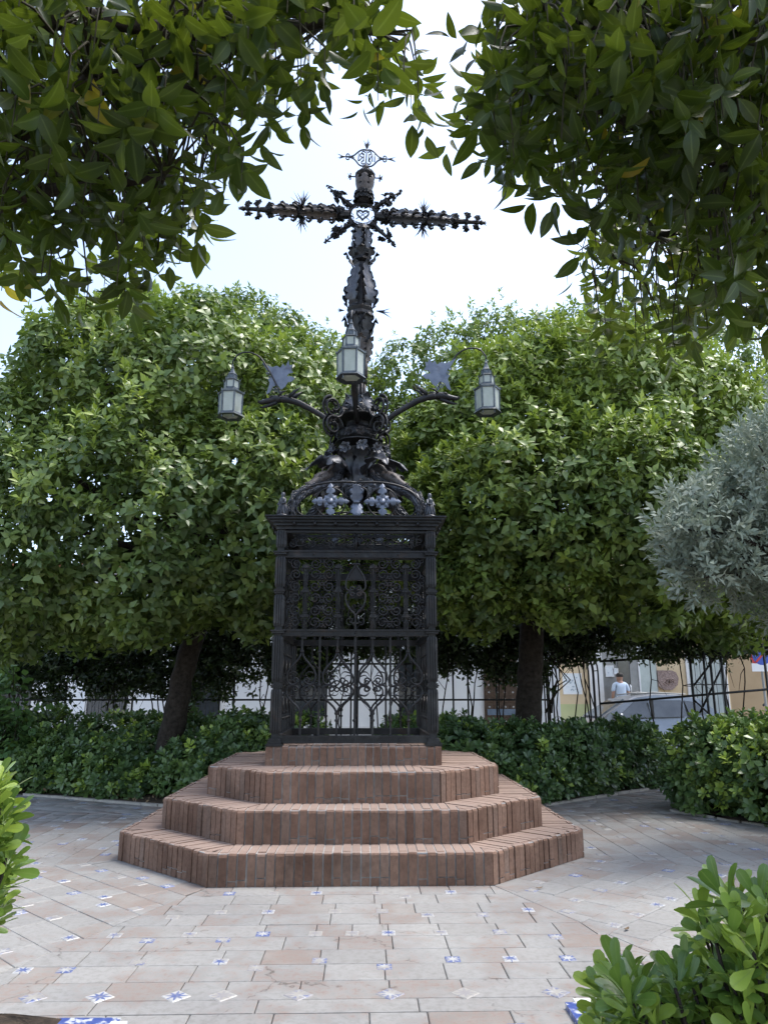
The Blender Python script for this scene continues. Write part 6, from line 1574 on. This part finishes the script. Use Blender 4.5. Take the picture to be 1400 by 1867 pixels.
# terracotta trough, folding chair, scooter and road sign at the ochre corner
tp = empty('terracotta_trough', (X(1310, 20.6), 20.6, -.06)); tag(tp, 'long terracotta trough standing under the barred window', 'planter')
b = MB(); a0, a1 = (.42, .16), (.52, .20)
b.add([(-a0[0], -a0[1], 0), (a0[0], -a0[1], 0), (a0[0], a0[1], 0), (-a0[0], a0[1], 0), (-a1[0], -a1[1], .85), (a1[0], -a1[1], .85), (a1[0], a1[1], .85), (-a1[0], a1[1], .85)], [(3, 2, 1, 0), (0, 1, 5, 4), (1, 2, 6, 5), (2, 3, 7, 6), (3, 0, 4, 7), (4, 5, 6, 7)]); b.obj('tub', M['terracotta'], tp)
rmb = MB()
for s in (-1, 1): rmb.box((0, s * .20, .87), (1.10, .05, .07)); rmb.box((s * .53, 0, .87), (.05, .35, .07))
rmb.obj('rim', M['terracotta'], tp); MB().box((0, 0, .862), (1.0, .34, .02)).obj('soil_top', M['soil'], tp)
ch = empty('folding_chair', (X(1345, 20.4), 20.4, -.06)); tag(ch, 'black folding chair standing beside the scooter', 'chair')
for s in (-1, 1):
    MB().tube([(s * .2, -.22, 0), (s * .2, .05, .46), (s * .2, .16, .95)], .013, 6).obj('leg', M['black_trim'], ch); MB().tube([(s * .18, .22, 0), (s * .18, -.18, .46)], .013, 6).obj('leg', M['black_trim'], ch)
MB().box((0, -.02, .46), (.40, .40, .025)).obj('seat', M['black_trim'], ch); MB().box((0, .145, .84), (.40, .025, .24)).obj('backrest', M['black_trim'], ch)
so = empty('scooter', (X(1385, 19.8), 19.8, -.06), R(14)); tag(so, 'dark blue parked scooter in front of the deep ochre wall', 'scooter')
M['blue_paint'] = simple('dark_blue_paint', (.02, .03, .08), (.04, .05, .12), .3, 3)
tw = MB().lathe([(.13, -.05), (.21, -.05), (.23, 0), (.21, .05), (.13, .05)], 18, 'y').mesh('tyre', M['tyre'], 'auto')
for x in (-.62, .62): link('tyre', tw, so, (x, 0, .23))
MB().tube([(-.85, 0, .48), (-.5, 0, .62), (-.1, 0, .52), (.1, 0, .30)], [.06, .15, .16, .10], 10).obj('rear_body', M['blue_paint'], so, True)
MB().tube([(-.80, 0, .80), (-.4, 0, .82), (-.02, 0, .74)], [.05, .10, .08], 8).obj('seat', M['black_trim'], so, True); MB().box((.2, 0, .27), (.45, .28, .06)).obj('footboard', M['black_trim'], so)
MB().tube([(.40, 0, .27), (.46, 0, .6), (.40, 0, .95)], [.06, .17, .10], 10, flat=1.2).obj('front_shield', M['blue_paint'], so, True); MB().tube([(.62, 0, .25), (.52, 0, .6), (.42, 0, 1.02)], .025, 6).obj('fork', M['grey_metal'], so)
MB().tube([(.36, -.34, 1.04), (.42, 0, 1.02), (.36, .34, 1.04)], .018, 6).obj('handlebar', M['black_trim'], so); MB().lathe([(.02, 0), (.09, .03), (.095, .06)], 12, 'x').obj('headlamp', M['glass'], so, loc=(.44, 0, .94))
for s in (-1, 1): MB().tube([(.40, s * .22, 1.04), (.38, s * .30, 1.24), (.38, s * .34, 1.26)], [.007, .007, .05], 6).obj('mirror', M['black_trim'], so)
sg = empty('road_sign', (X(1393, 19.0), 19.0, -.06)); tag(sg, 'round red and blue road sign over a white plate on a pole', 'sign')
MB().tube([(0, 0, 0), (0, 0, 2.95)], .03, 8).obj('pole', M['grey_metal'], sg)
zc = aty(1390, 1196, 19.0).z + .06
MB().lathe([(.30, -.05), (.30, -.035)], 28, 'y').obj('disc', simple('red_sign', (.42, .02, .02), (.48, .03, .03), .4), sg, loc=(0, 0, zc)); MB().lathe([(.23, -.056), (.23, -.0505)], 28, 'y').obj('blue_field', simple('blue_sign', (.02, .06, .34), (.03, .08, .40), .4), sg, loc=(0, 0, zc))
MB().box((0, -.064, zc), (.05, .006, .44), Matrix.Rotation(R(45), 3, 'Y')).obj('red_bar', simple('red_bar', (.42, .02, .02), (.48, .03, .03), .4), sg)
pz_ = aty(1388, 1217, 19.0).z + .06; MB().box((-.02, -.045, pz_), (.50, .02, .20)).obj('plate', M['white_paint'], sg)
